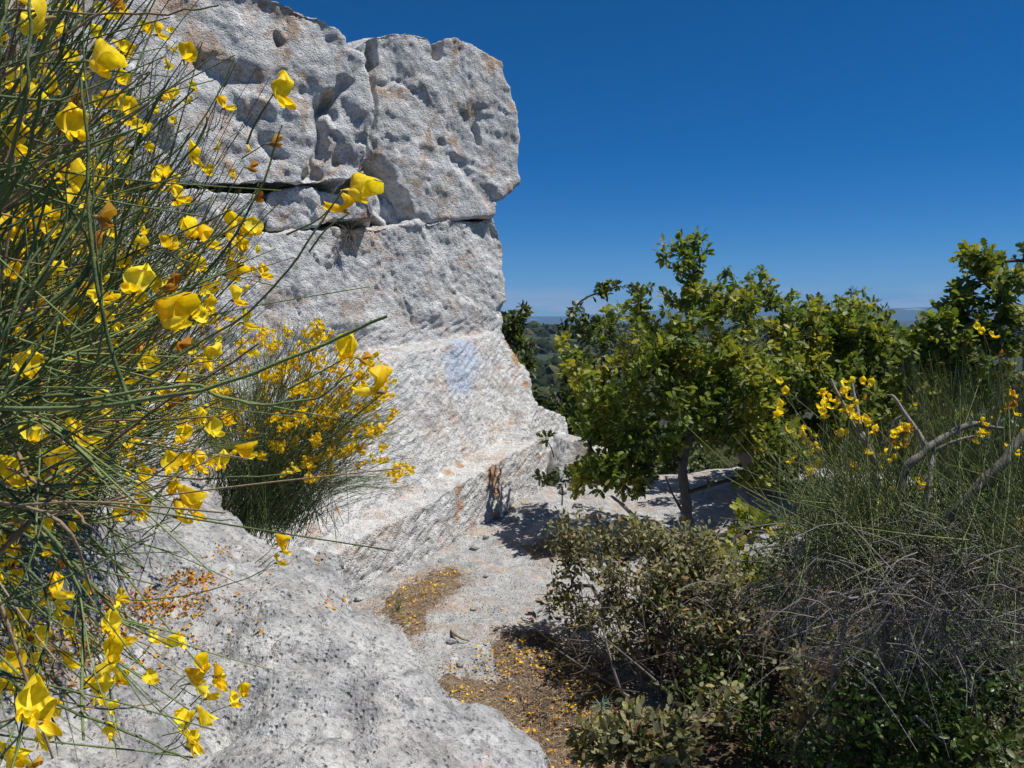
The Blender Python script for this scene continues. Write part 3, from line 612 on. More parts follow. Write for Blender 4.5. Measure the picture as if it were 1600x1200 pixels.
# ---------------------------------------------------------------- foreground broom (tall, close to the camera on the left)
r_ = np.random.default_rng(5)
BASE = np.array([-1.08, 1.05, zb(-1.08, 1.05) - 0.02])
fb = thing('spanish_broom', 'tall yellow flowering broom filling the left foreground', 'shrub', BASE, 'broom shrubs in flower')
hero_stems = [   # (colour, radius mm, [(px, py, depth)...])
 ('g', 3.0, [(-190, 655, .62), (-60, 640, .54), (0, 632, .51), (150, 627, .49), (300, 604, .47), (440, 560, .47), (530, 522, .47), (622, 483, .47)]),
 ('g', 2.2, [(-120, 700, .75), (0, 652, .72), (150, 562, .70), (260, 480, .68), (350, 378, .66), (398, 290, .66), (415, 240, .66), (432, 190, .66)]),
 ('g', 2.2, [(-80, 740, .72), (60, 690, .7), (150, 650, .68), (290, 562, .66), (400, 490, .65), (455, 430, .64), (500, 360, .63), (535, 300, .63)]),
 ('g', 1.9, [(120, 628, .49), (300, 600, .49), (340, 621, .49), (400, 636, .49), (470, 632, .49), (520, 616, .49), (556, 590, .49)]),
 ('g', 2.0, [(-60, 460, .9), (60, 400, .88), (130, 350, .86), (200, 298, .85), (290, 230, .84), (340, 160, .84), (374, 92, .84)]),
 ('g', 2.6, [(205, 640, .52), (190, 600, .52), (165, 540, .51), (146, 440, .5), (130, 310, .5), (124, 200, .5), (118, 130, .5)]),
 ('d', 3.2, [(-40, 560, .62), (0, 655, .60), (38, 740, .59), (52, 800, .59), (22, 845, .6), (-40, 890, .62)]),
 ('d', 2.3, [(-60, 930, .62), (30, 836, .60), (110, 762, .59), (200, 690, .58), (268, 632, .57), (330, 588, .56), (410, 535, .56)]),
 ('d', 2.9, [(-60, 690, .6), (10, 740, .58), (60, 772, .57), (110, 806, .57), (142, 830, .57)]),
 ('d', 2.2, [(-80, 160, .62), (0, 120, .60), (60, 78, .60), (140, 22, .6), (200, -30, .6)]),
 ('d', 2.0, [(-40, 380, .60), (45, 300, .58), (110, 240, .57), (190, 165, .56), (238, 132, .56)]),
 ('d', 1.9, [(-60, 4, .62), (40, 10, .60), (150, 11, .60), (260, 7, .6), (342, -3, .6)]),
 ('g', 2.4, [(-60, 480, .55), (10, 280, .52), (36, 160, .5), (44, 60, .5), (45, -40, .5)]),
 ('g', 2.4, [(-60, 420, .56), (25, 285, .54), (62, 170, .52), (92, 90, .52), (105, 55, .52)]),
 ('g', 2.2, [(-60, 690, .8), (80, 712, .78), (190, 734, .77), (300, 746, .76), (442, 740, .76)]),
 ('g', 2.0, [(60, 690, .82), (190, 745, .8), (262, 795, .79), (310, 808, .78), (360, 812, .78)]),
 ('g', 2.2, [(-40, 800, .62), (40, 836, .6), (90, 862, .6), (140, 880, .6)]),
 ('d', 1.6, [(0, 1130, .6), (70, 1116, .58), (130, 1119, .58), (190, 1119, .58), (250, 1100, .58)]),
 ('g', 2.2, [(-60, 1000, .58), (20, 1060, .55), (40, 1090, .55), (110, 1120, .56), (200, 1150, .58), (300, 1190, .6)]),
 ('d', 1.3, [(-20, 960, .9), (120, 985, .88), (200, 995, .86), (290, 1050, .86)]),
 ('g', 1.6, [(-40, 880, .95), (120, 930, .95), (260, 935, .95), (400, 905, .95), (440, 880, .95)]),
 ('g', 2.2, [(-80, 600, .66), (60, 520, .64), (140, 440, .62), (220, 330, .62), (300, 235, .62), (320, 200, .62)]),
 ('g', 2.0, [(-60, 720, .8), (60, 640, .78), (180, 560, .76), (270, 470, .75), (330, 360, .75), (372, 290, .75)]),
 ('g', 1.8, [(-60, 640, .8), (100, 560, .78), (260, 450, .77), (380, 330, .76), (400, 280, .76)]),
 ('d', 1.6, [(-60, 730, .66), (90, 690, .64), (180, 640, .62), (250, 590, .6), (290, 545, .6), (285, 600, .6)]),
]
for c, rad, pts in hero_stems:
    p = curve([P(*q) for q in pts], 26); n = len(p)
    p += 0.0015 * np.cumsum(r_.normal(0, 0.5, (n, 3)), axis=0)
    part(fb, 'stem', *tube(p, rad * 0.001 * 0.62 * np.linspace(1.05, 0.55, n), 7), M_STEM if c == 'g' else M_STEMD)
# woody stools from the ground to the branching points
for k in range(7):
    e = P(r_.uniform(-420, -120), r_.uniform(620, 900), r_.uniform(0.85, 1.25))
    p = curve([BASE + r_.normal(0, 0.04, 3) * [1, 1, 0], BASE * 0.5 + e * 0.5 + r_.normal(0, 0.05, 3), e], 10)
    part(fb, 'woody_stem', *tube(p, np.linspace(0.016, 0.006, 10), 7), M_STEMD)
XM = [(-250, 340), (0, 330), (100, 300), (250, 330), (330, 390), (480, 400), (600, 400), (700, 330), (800, 260), (900, 250), (1000, 300), (1100, 350), (1200, 340)]
xs_, ys_ = [b_ for a_, b_ in XM], [a_ for a_, b_ in XM]
bulk = Bag(); bulkd = Bag(); fl = []; nobj = 0
NST = 930
for k in range(NST):
    ey = r_.uniform(-220, 1190) if r_.random() < 0.55 else r_.uniform(120, 760)
    xm = np.interp(ey, ys_, xs_); ex = -60 + (xm + 60) * r_.beta(1.15, 1.35)
    if ey > 760 and r_.random() < 0.45: continue
    d = float(np.clip(r_.gamma(5.0, 0.22) + 0.12, 0.55, 1.75))
    if ex > 260: d = max(d, 0.8)
    if ey > 780: d = min(d, 1.0)
    E = P(ex, ey, d)
    if E[2] < zb(E[0], E[1]) + 0.04: E[2] = zb(E[0], E[1]) + 0.04 + r_.uniform(0, 0.1)
    S = P(r_.uniform(-420, -90), r_.uniform(560, 960) if ey > 200 else r_.uniform(420, 820), d * r_.uniform(0.95, 1.15))
    mid = 0.5 * S + 0.5 * E + np.array([0, 0, 0.05 * np.linalg.norm(E - S)]) * (1 if ey > 450 else -0.6) + r_.normal(0, 0.04, 3)
    p = curve([S, mid, E], 12)
    rad = r_.uniform(0.0011, 0.0022) * np.linspace(1.1, 0.55, 12)
    dry = r_.random() < 0.14
    V, Fq = tube(p, rad, 5)
    if nobj < 270 and d < 1.15:
        part(fb, 'stem', V, Fq, M_STEMD if dry else M_STEM); nobj += 1
    else: (bulkd if dry else bulk).add(V, Fq)
    # side twigs
    for q in range(r_.integers(1, 4)):
        t = r_.uniform(0.35, 0.9); a = p[int(t * 11)]; dr = unit(p[min(11, int(t * 11) + 1)] - a)
        e2 = a + (dr + r_.normal(0, 0.28, 3)) * r_.uniform(0.06, 0.2)
        V, Fq = tube(curve([a, 0.5 * (a + e2) + r_.normal(0, 0.004, 3), e2], 6), np.linspace(0.0009, 0.0005, 6), 4); (bulkd if dry else bulk).add(V, Fq)
        if not dry and r_.random() < 0.33: fl.append((e2, dr, d))
    if not dry and r_.random() < 0.62:
        for q in range(r_.integers(1, 5)):
            t = r_.uniform(0.72, 1.0); fl.append((p[int(t * 11)], unit(p[11] - p[8]), d))
part(fb, 'stem_tangle', *bulk.out(), M_STEM, kind='stuff'); part(fb, 'dry_stem_tangle', *bulkd.out(), M_STEMD, kind='stuff')
hero_fl = [(115, 210, 62, 0), (140, 98, 56, 1), (75, 30, 60, 1), (433, 150, 52, 2), (543, 300, 50, 1), (540, 330, 46, 1), (212, 455, 62, 0), (252, 510, 62, 1), (112, 285, 52, 2), (40, 585, 58, 0), (545, 556, 52, 0), (592, 612, 54, 1),
 (118, 690, 52, 1), (80, 740, 48, 1), (15, 755, 58, 2), (290, 688, 36, 0), (262, 722, 34, 1), (304, 728, 34, 1), (347, 726, 32, 0), (378, 716, 30, 1), (215, 780, 34, 1), (222, 800, 34, 2), (280, 780, 40, 1), (275, 808, 36, 2), (300, 800, 36, 1), (272, 770, 30, 0),
 (168, 985, 46, 0), (178, 1005, 44, 1), (172, 1035, 46, 0), (165, 1062, 42, 1), (155, 1078, 44, 1), (185, 1065, 36, 2), (40, 1115, 74, 0), (60, 1128, 66, 1), (12, 1185, 58, 2), (105, 1040, 32, 1), (80, 928, 46, 1), (318, 1048, 34, 0), (335, 1058, 32, 1), (340, 1070, 30, 2), (298, 1068, 34, 1), (322, 1092, 30, 1), (292, 1128, 36, 0), (310, 1122, 34, 2), (300, 1160, 38, 1), (285, 1145, 30, 1), (380, 1088, 26, 0), (362, 1102, 28, 1), (240, 1003, 26, 1), (432, 850, 22, 2), (440, 862, 22, 1), (432, 880, 22, 1),
 (298, 370, 40, 0), (315, 380, 40, 1), (275, 312, 36, 1), (375, 365, 34, 1), (380, 392, 34, 0), (408, 432, 30, 1), (352, 430, 34, 1), (335, 450, 34, 2), (25, 135, 46, 0), (30, 150, 44, 2), (70, 140, 42, 1), (15, 225, 58, 2), (30, 355, 44, 1), (20, 440, 50, 0), (320, 555, 40, 2), (40, 350, 44, 1), (110, 330, 44, 1), (105, 385, 34, 1), (150, 445, 30, 0), (365, 470, 32, 1), (380, 505, 30, 1), (160, 165, 34, 1), (300, 245, 34, 2), (270, 155, 28, 0), (205, 90, 28, 1), (245, 55, 26, 1), (30, 20, 44, 2), (170, 20, 30, 1), (350, 170, 26, 1)]
hero_w = [(190, 312, 60), (152, 340, 60), (105, 160, 48), (540, 595, 50), (420, 225, 34), (398, 312, 30), (355, 172, 28), (60, 240, 40), (200, 800, 34), (95, 395, 40), (10, 260, 44), (385, 262, 28), (235, 1030, 26), (20, 700, 40), (75, 650, 46), (255, 925, 26), (230, 540, 36), (560, 560, 30)]
def view_rot(px, py, mode, r):
    toc = -unit(ray(px, py)); side = np.array([1.0, 0, 0])
    if mode == 0: f = toc + UP * 0.15 + r.normal(0, 0.25, 3); u = UP + r.normal(0, 0.2, 3)                       # looking at us
    elif mode == 1: f = side * r.choice([-1, 1], p=[0.2, 0.8]) + toc * 0.35 - UP * 0.25 + r.normal(0, 0.3, 3); u = UP + side * 0.3 + r.normal(0, 0.25, 3)
    else: f = toc * 0.6 + side * 0.5 - UP * 0.4 + r.normal(0, 0.3, 3); u = UP + r.normal(0, 0.4, 3)
    return frames(unit(f)[None], u[None])[0]
tw = Bag()
for k, (x_, y_, s_, md) in enumerate(hero_fl):
    size = 0.0245; d = F * size * 1.16 / s_
    if d > 0.85: size *= 1.1; d *= 1.1
    pos = P(x_, y_, d) ; R = view_rot(x_, y_, md, r_)
    flower_part(fb, pos, R, size, hero=True, k=k)
    a = pos - R[:, 1] * size * 0.2; e = P(x_ - r_.uniform(40, 110) * 0.6 / d, y_ + r_.uniform(25, 90) * 0.6 / d, d * 1.04)
    tw.add(*tube(curve([a, 0.5 * (a + e) + r_.normal(0, 0.004, 3), e], 7), np.linspace(0.0006, 0.0011, 7), 5))
for k, (x_, y_, s_) in enumerate(hero_w):
    if k % 3 == 0: continue
    size = 0.021; d = F * size * 1.3 / s_; pos = P(x_, y_, d); R = view_rot(x_, y_, 1, r_)
    flower_part(fb, pos, R, size, wither=True, k=k)
    a = pos - R[:, 1] * size * 0.2; e = P(x_ - r_.uniform(30, 80), y_ + r_.uniform(20, 60), d * 1.04)
    tw.add(*tube(curve([a, 0.5 * (a + e), e], 5), np.linspace(0.0006, 0.0010, 5), 5))
part(fb, 'flower_stalk_tangle', *tw.out(), M_STEM, kind='stuff')
stk = Bag(); r_.shuffle(fl); cnt = 0; xs2, xr2 = [], []
for (p_, dr, d) in fl:
    if d < 0.62 or cnt > 1100: continue
    o_ = p_
    if d > 0.8: p_ = CAM + (p_ - CAM) * r_.uniform(0.90, 1.0)
    if np.linalg.norm(o_ - p_) > .012: stk.add(*tube(curve([o_, .5 * (o_ + p_) - UP * .006, p_], 5), np.linspace(.0010, .0006, 5), 4))
    if not (-0.85 < p_[0] / max(p_[1], 0.1) < 0): continue
    R_ = rand_rot(unit(np.array([0.4, -0.6, -0.1])) + 0.3 * dr, UP, 0.5, r_)
    if cnt < 200: flower_part(fb, p_ + r_.normal(0, 0.004, 3), R_, r_.uniform(0.019, 0.025), wither=r_.random() < 0.22, k=cnt)
    elif d > 0.8: xs2.append(p_); xr2.append(R_)
    cnt += 1
V, Fl = scatter(LF_V, LF_F, np.array(xs2), np.array(xr2), r_.uniform(0.015, 0.021, len(xs2))); part(fb, 'flower_mass', V, Fl, M_PETAL, kind='stuff'); part(fb, 'flower_stalk_tangle', *stk.out(), M_STEM, kind='stuff')

# ---------------------------------------------------------------- bushy brooms
def broom_bush(label, base, ends, nstem, r, flower_n, fsize, group, srad=(0.0008, 0.0013), base_spread=0.06, bend=0.15, cluster=(3, 7), flower_from=0.0, mats=(M_STEM, M_STEMD), dry=0.06, more=0):
    """ends(r) gives the tip of one stem"""
    t = thing('spanish_broom', label, 'shrub', base, group)
    bag = Bag(); bd = Bag(); tips = []
    for k in range(nstem):
        E = ends(r); S = base + r.normal(0, base_spread, 3) * [1, 1, 0.2]
        mid = S * 0.5 + E * 0.5 + (UP * bend * np.linalg.norm(E - S) * r.uniform(0.3, 1)) + r.normal(0, 0.025, 3)
        p = curve([S, mid, E], 9); V, Fq = tube(p, r.uniform(*srad) * np.linspace(1.3, 0.6, 9), 4)
        (bd if r.random() < dry else bag).add(V, Fq); tips.append((p[-1], unit(p[-1] - p[-2]), p[6]))
        for q in range(2):
            a = p[r.integers(4, 8)]; e2 = a + (unit(E - mid) + r.normal(0, 0.22, 3)) * r.uniform(0.08, 0.22)
            bag.add(*tube(np.stack([a, 0.5 * (a + e2) + r.normal(0, 0.005, 3), e2]), np.linspace(srad[0], srad[0] * 0.6, 3), 4)); tips.append((e2, unit(e2 - a), a))
    part(t, 'stem_tangle', *bag.out(), mats[0], kind='stuff')
    if bd.n: part(t, 'dry_stem_tangle', *bd.out(), mats[1], kind='stuff')
    n = 0; idx = r.permutation(len(tips)); xs2, xr2 = [], []
    for i in idx:
        if n >= flower_n + more: break
        e, dr, a = tips[i]
        if e[2] < base[2] + flower_from: continue
        for q in range(r.integers(*cluster)):
            if n >= flower_n + more: break
            pos = e + (a - e) * r.uniform(0, 0.35) + r.normal(0, 0.010, 3)
            ang = r.uniform(0, 2 * math.pi); out = np.array([math.cos(ang), math.sin(ang) - 0.4, 0.1])
            R_ = rand_rot(out, UP, 0.3, r)
            if n < flower_n: flower_part(t, pos, R_, r.uniform(0.85, 1.15) * fsize, wither=r.random() < 0.08, k=n)
            else: xs2.append(pos); xr2.append(R_)
            n += 1
    if xs2:
        V, Fl = scatter(LF_V, LF_F, np.array(xs2), np.array(xr2), np.full(len(xs2), fsize)); part(t, 'flower_mass', V, Fl, M_PETAL, kind='stuff')
    return t
r_ = np.random.default_rng(21)
mb = PZ(405, 835, 0.62); mb = P(400, 822, 3.55)
def mid_ends(r):
    if r.random() < 0.22:                                    # lower right, leaning out over the rock
        return P(r.uniform(480, 640), r.uniform(600, 770), r.uniform(3.25, 3.7))
    a = r.uniform(0, 2 * math.pi); q = math.sqrt(r.random())
    return P(445 + 178 * q * math.cos(a), 612 + 115 * q * math.sin(a), 3.5 + r.uniform(-0.42, 0.25))
broom_bush('small rounded broom bush thick with tiny yellow flowers against the pale wall', mb, mid_ends, 950, r_, 298, 0.026, 'broom shrubs in flower', flower_from=0.22, cluster=(4, 9), more=950, base_spread=0.13)
r_ = np.random.default_rng(33)
bb2 = on_b(60, 800)
def back_ends(r):
    return P(r.uniform(70, 425) if r.random() < .8 else r.uniform(-60, 120), r.uniform(300, 730) if r.random() < .75 else r.uniform(60, 400), r.uniform(1.6, 2.4))
broom_bush('fine-stemmed broom rooted on the boulder between the tall broom and the pale face', bb2, back_ends, 450, r_, 240, 0.022, 'broom shrubs in flower', base_spread=0.12, bend=0.02, cluster=(2, 5), flower_from=0.25, more=160, dry=.10, srad=(.0011, .0018))
# ---------------------------------------------------------------- oak leaves and trees
def leaf_strip(ts, ws, fold=0.06, droop=0.12):
    V = []
    for t, w in zip(ts, ws):
        z = -droop * t * t
        V += [(-w, t, z + fold * w * 3), (0, t, z), (w, t, z + fold * w * 3)]
    n = len(ts); Fq = []
    for k in range(n - 1):
        a = 3 * k; Fq += [(a, a + 1, a + 4, a + 3), (a + 1, a + 2, a + 5, a + 4)]
    return np.array(V, float), np.array(Fq)
OAK_V, OAK_F = leaf_strip([0, .10, .20, .31, .42, .54, .66, .78, .89, 1.0], [.012, .05, .17, .10, .27, .15, .31, .17, .19, .03])
OAKS_V, OAKS_F = leaf_strip([0, .2, .34, .52, .70, 1.0], [.015, .17, .13, .27, .24, .03])
OVAL_V, OVAL_F = leaf_strip([0, .25, .55, .8, 1.0], [.02, .20, .25, .17, .02])
SMALL_V, SMALL_F = leaf_strip([0, .45, 1.0], [.03, .26, .03])

def grow(trunk, trad, tips, r, sag=0.04, jit=0.03, r0=0.0022):
    """trunk: list of polylines (first starts at the ground); every tip is joined to the nearest node that leads back"""
    nodes = []; par = []; 
    start = 0
    for poly, rads in zip(trunk, trad):
        base_i = None
        if nodes:
            dd = np.linalg.norm(np.array(nodes) - poly[0], axis=1); base_i = int(dd.argmin())
        for k, p in enumerate(poly):
            nodes.append(np.array(p)); par.append(base_i if k == 0 else len(nodes) - 2)
    main_n = len(nodes); paths = []
    root = nodes[0]; order = np.argsort([min(np.linalg.norm(np.array(nodes) - t, axis=1)) for t in tips])
    for i in order:
        t = tips[i]; NA = np.array(nodes); dd = np.linalg.norm(NA - t, axis=1) + 0.6 * np.clip(NA[:, 2] - t[2] + 0.05, 0, None)
        j = int(dd.argmin()); a = nodes[j]; ln = np.linalg.norm(t - a)
        k = max(2, int(ln / 0.10)); pts = [a]; prev = j; ids = [j]
        off = r.normal(0, jit, 3) * ln * 2
        for q in range(1, k + 1):
            f = q / k; p = a + (t - a) * f + off * math.sin(math.pi * f) + UP * sag * ln * math.sin(math.pi * f) + (r.normal(0, 0.012, 3) if q < k else 0)
            nodes.append(p); par.append(prev); prev = len(nodes) - 1; ids.append(prev); pts.append(p)
        paths.append(ids)
    NA = np.array(nodes); load = np.zeros(len(nodes))
    for ids in paths:
        j = ids[-1]
        while j is not None: load[j] += 1; j = par[j]
    return NA, paths, load, main_n
def tree(name, label, cat, trunk, trad, tips, r, leaf=(OAK_V, OAK_F), lsize=(0.036, 0.078), per_tip=(9, 15), along=6, young=lambda p: 0.0, matl=M_OAK, maty=M_OAKY, group=None, nparts=0, r0=0.0022, sag=0.04, bark=M_BARK, spread=1.0, up=0.55, vis=None):
    base = np.array(trunk[0][0]); t = thing(name, label, cat, base, group)
    for k, (poly, rads) in enumerate(zip(trunk, trad)):
        n = max(8, len(poly) * 4); c = curve(poly, n); rr_ = np.interp(np.linspace(0, 1, n), np.linspace(0, 1, len(rads)), rads)
        c2 = c + np.stack([vn(c * 9 + 3, 1), vn(c * 9 + 9, 2), 0 * c[:, 0]], 1) * rr_[:, None] * 0.25
        V, Fq = tube(c2, rr_, 10); ctr = np.repeat(c2, 10, axis=0); V = ctr + (V - ctr) * (1 + 0.22 * vn(V * 30, 4) + 0.15 * vn(V * 90, 5))[:, None]
        part(t, 'trunk' if k == 0 else 'limb', V, Fq, bark)
    NA, paths, load, mn = grow(trunk, trad, tips, r, sag=sag, r0=r0)
    tw = Bag(); nb = 0
    lp, ld, lu, ly = [], [], [], []
    for ids in paths:
        p = NA[ids]; rad = r0 * np.sqrt(np.maximum(load[ids], 1)); rad[0] = rad[1]
        if rad[1] > r0 * 2.3 and nb < 60: part(t, 'branch', *tube(p, rad, 6), bark); nb += 1
        else: tw.add(*tube(p, rad, 4))
        tip = p[-1]; dr = unit(p[-1] - p[-2]); yy = young(tip) > r.random()
        for q in range(r.integers(*per_tip)):
            d = unit(dr * 0.45 + r.normal(0, 0.62, 3) + UP * 0.10); lp.append(tip + d * 0.012 + r.normal(0, 0.012, 3) * spread); ld.append(d); lu.append(UP * up + r.normal(0, 0.38, 3)); ly.append(yy)
        for q in range(along):
            f = r.uniform(0.25, 1.0) * (len(p) - 1); i = int(f); a = p[i] + (p[min(i + 1, len(p) - 1)] - p[i]) * (f - i)
            d = unit(dr * 0.3 + r.normal(0, 0.7, 3)); lp.append(a + r.normal(0, 0.02, 3) * spread); ld.append(d); lu.append(UP * up + r.normal(0, 0.4, 3)); ly.append(yy and r.random() < 0.6)
    part(t, 'twig_tangle', *tw.out(), M_TWIG, kind='stuff')
    lp, ld, lu, ly = np.array(lp), np.array(ld), np.array(lu), np.array(ly)
    R = frames(ld, lu); sz = r.uniform(*lsize, len(lp))
    dist = np.linalg.norm(lp - CAM, axis=1); rel = np.argsort(dist / sz)
    solo = np.zeros(len(lp), bool)
    if nparts: solo[rel[:nparts]] = True
    mh = {False: mesh_np('leaf', *leaf, matl), True: mesh_np('leaf', *leaf, maty)}
    for i in np.nonzero(solo)[0]: part_at(t, 'leaf', mh[bool(ly[i])], mat4(lp[i], R[i], float(sz[i])))
    for y_, nm, mm in ((False, 'foliage', matl), (True, 'young_foliage', maty)):
        s = (~solo) & (ly == y_)
        if s.sum():
            V, Fl = scatter(leaf[0], [leaf[1]], lp[s], R[s], sz[s]); part(t, nm, V, Fl, mm, smooth=False, kind='stuff')
    return t
def blob_tips(r, blobs):                   # blobs: (px, py, depth, rx px, ry px, rdepth m, count)
    out = []
    for x_, y_, d, rx, ry, rd, n in blobs:
        for k in range(n):
            v = r.normal(0, 1, 3); v = v / np.linalg.norm(v) * r.random() ** 0.42
            out.append(P(x_ + rx * v[0], y_ + ry * v[1], d + rd * v[2]))
    return out
r = np.random.default_rng(3)
# the small oak in the middle
g0 = PZ(1076, 815, 0.06)
D0 = g0[1]
tr0 = [[P(1076, 818, D0), P(1071, 770, D0), P(1068, 725, D0), P(1076, 692, D0), P(1088, 650, D0), P(1092, 600, D0), P(1080, 540, D0), P(1072, 470, D0), P(1078, 415, D0)],
       [P(1070, 722, D0), P(1020, 706, D0 - .1), P(960, 712, D0 - .2), P(918, 716, D0 - .25)],
       [P(1088, 650, D0), P(1040, 600, D0 - .15), P(990, 560, D0 - .2), P(950, 545, D0 - .2)],
       [P(1092, 600, D0), P(1150, 560, D0), P(1200, 520, D0 + .05)],
       [P(1090, 640, D0), P(1060, 610, D0 + .3), P(1000, 590, D0 + .5)],
       [P(1073, 812, D0), P(1050, 770, D0 + .05), P(1040, 745, D0 + .1)]]
ra0 = [[.042, .036, .033, .030, .026, .022, .014, .010, .006], [.016, .013, .010, .006], [.017, .013, .009, .006], [.015, .011, .006], [.014, .010, .006], [.012, .008, .005]]
bl = [(1072, 395, D0, 42, 36, .14, 20), (1075, 440, D0, 22, 22, .1, 6), (1120, 465, D0, 60, 30, .3, 26), (1050, 490, D0 + .1, 80, 35, .35, 26), (970, 505, D0 + .3, 55, 40, .3, 14),
      (1010, 570, D0 - .2, 95, 60, .45, 52), (1130, 560, D0 - .1, 95, 70, .45, 58), (950, 640, D0 - .25, 60, 60, .35, 34), (1040, 650, D0 - .3, 90, 50, .4, 42), (1150, 660, D0 - .1, 70, 55, .4, 36),
      (960, 725, D0 - .3, 62, 45, .3, 30), (1010, 700, D0 - .2, 60, 40, .3, 22), (950, 690, D0 - .2, 36, 30, .2, 12), (1190, 610, D0, 50, 60, .35, 24), (1100, 620, D0 - .3, 90, 60, .3, 40), (920, 600, D0 - .1, 35, 50, .3, 20), (945, 745, D0 - .35, 50, 34, .25, 24), (1000, 760, D0 - .3, 34, 24, .2, 10), (1130, 470, D0, 70, 30, .3, 20), (1060, 540, D0 - .35, 110, 50, .25, 36), (1160, 600, D0 - .35, 70, 60, .25, 30), (898, 560, D0 + .2, 26, 46, .2, 14), (1210, 690, D0 - .1, 50, 40, .25, 30), (1180, 745, D0 - .2, 36, 26, .2, 12), (1240, 740, D0 + .3, 40, 36, .2, 16)]
def yf(p):
    n = float(vn(np.array([p]) * 3.2 + 7.7, 2)[0]); return 0.95 if n > 0.12 else 0.10
tree('oak_tree', 'small bright green oak in the middle with a slim bare trunk', 'tree', tr0, ra0, blob_tips(r, bl), r, young=yf, nparts=300, group='oaks on the terrace edge')
# the large oak behind it on the right, thick leaning trunk
D1 = 6.7
tr1 = [[P(1215, 812, D1), P(1196, 755, D1), P(1178, 700, D1), P(1180, 640, D1 + .05), P(1196, 585, D1 + .1), P(1225, 540, D1 + .1)],
       [P(1190, 600, D1 + .1), P(1150, 560, D1 + .2), P(1120, 520, D1 + .4)],
       [P(1215, 555, D1 + .1), P(1260, 530, D1), P(1320, 545, D1 - .1), P(1390, 560, D1 - .1)],
       [P(1225, 540, D1 + .1), P(1260, 500, D1 + .1), P(1262, 490, D1 + .1), P(1230, 478, D1 + .1)],
       [P(1186, 660, D1), P(1240, 640, D1 - .3), P(1310, 610, D1 - .4), P(1380, 590, D1 - .5)]]
ra1 = [[.20, .165, .14, .12, .09, .06], [.05, .035, .02], [.05, .04, .03, .015], [.03, .022, .018, .01], [.05, .035, .025, .012]]
bl1 = [(1170, 445, D1 + .3, 45, 26, .4, 16), (1195, 480, D1, 60, 32, .5, 34), (1280, 490, D1, 60, 32, .5, 36), (1335, 485, D1 + .2, 40, 36, .4, 16), (1230, 540, D1 - .2, 100, 55, .6, 80), (1340, 550, D1 - .2, 85, 50, .6, 74), (1290, 610, D1 - .4, 110, 60, .6, 90), (1400, 590, D1 - .3, 80, 60, .6, 62), (1180, 590, D1 + .3, 50, 60, .4, 22), (1390, 520, D1, 30, 20, .3, 8), (1260, 670, D1 - .5, 110, 50, .5, 70), (1380, 660, D1 - .5, 90, 60, .5, 60), (1480, 620, D1 - .3, 70, 60, .5, 40), (1190, 700, D1 + .5, 40, 40, .3, 14), (1300, 520, D1 - .4, 100, 40, .4, 50), (1430, 555, D1 - .3, 50, 40, .4, 40), (1250, 590, D1 - .8, 100, 50, .3, 50), (1380, 620, D1 - .9, 110, 50, .3, 50), (1330, 510, D1 - .5, 80, 34, .3, 36), (1450, 530, D1 - .6, 50, 36, .3, 34), (1270, 690, D1 - .6, 70, 40, .3, 34)]
tree('oak_tree', 'broad dark green oak with a thick leaning trunk behind the small oak', 'tree', tr1, ra1, blob_tips(r, bl1), r, young=lambda p: 0.6 if vn(np.array([p]) * 2.6 + 1.7, 2)[0] > 0.15 else 0.04, nparts=250, group='oaks on the terrace edge', r0=0.0028)
# the oak reaching in from the right edge
D2 = 4.9
tr2 = [[PZ(1790, 830, 0.0), P(1770, 760, D2), P(1740, 640, D2), P(1690, 540, D2), P(1620, 490, D2), P(1540, 512, D2), P(1470, 545, D2), P(1410, 575, D2)],
       [P(1690, 540, D2), P(1660, 450, D2), P(1610, 410, D2), P(1550, 410, D2)],
       [P(1620, 490, D2), P(1570, 470, D2), P(1510, 465, D2)]]
ra2 = [[.09, .075, .06, .05, .035, .026, .018, .008], [.03, .022, .014, .008], [.018, .012, .006]]
bl2 = [(1535, 408, D2, 38, 20, .2, 16), (1580, 440, D2, 50, 34, .3, 16), (1640, 400, D2, 45, 26, .3, 12), (1500, 475, D2, 32, 22, .2, 14), (1560, 490, D2, 60, 26, .3, 16), (1480, 545, D2, 50, 28, .3, 24), (1560, 545, D2, 60, 36, .4, 26), (1510, 400, D2, 22, 8, .1, 4), (1680, 500, D2, 60, 60, .4, 24), (1450, 600, D2 + .2, 60, 40, .4, 24), (1590, 600, D2 + .3, 60, 40, .4, 20), (1520, 445, D2, 40, 20, .2, 7), (1480, 500, D2, 36, 26, .2, 16), (1440, 560, D2, 44, 30, .3, 20), (1520, 600, D2 + .2, 70, 36, .3, 24)]
tree('oak_tree', 'oak branch canopy reaching in from the right edge against the sky', 'tree', tr2, ra2, blob_tips(r, bl2), r, young=lambda p: 0.25, nparts=220, group='oaks on the terrace edge')
# darker holm oaks beyond the terrace edge
def holm(label, px, py_base, py_top, d, rx, n, sd, extra=()):
    r = np.random.default_rng(sd); zb_ = float(P(px, py_base, d)[2]); b = P(px, py_base, d)
    tp = P(px, py_top, d); trunk = [[b, b * .65 + tp * .35 + r.normal(0, .06, 3), b * .35 + tp * .65 + r.normal(0, .08, 3), b * .12 + tp * .88]]
    h = py_base - py_top; bl = [(px, py_top + h * .30, d, rx * .62, h * .26, .6, int(n * .36)), (px - rx * .25, py_top + h * .55, d - .1, rx * .75, h * .26, .7, int(n * .34)), (px + rx * .25, py_top + h * .6, d, rx * .7, h * .28, .7, int(n * .30))] + list(extra)
    tree('holm_oak', label, 'tree', trunk, [[.09, .07, .05, .02]], blob_tips(r, bl), r, leaf=(OAKS_V, OAKS_F), lsize=(0.06, 0.09), per_tip=(9, 15), along=6, matl=M_HOLM, maty=M_OAK, young=lambda p: 0.25, group='holm oaks beyond the terrace', r0=0.003, nparts=0)
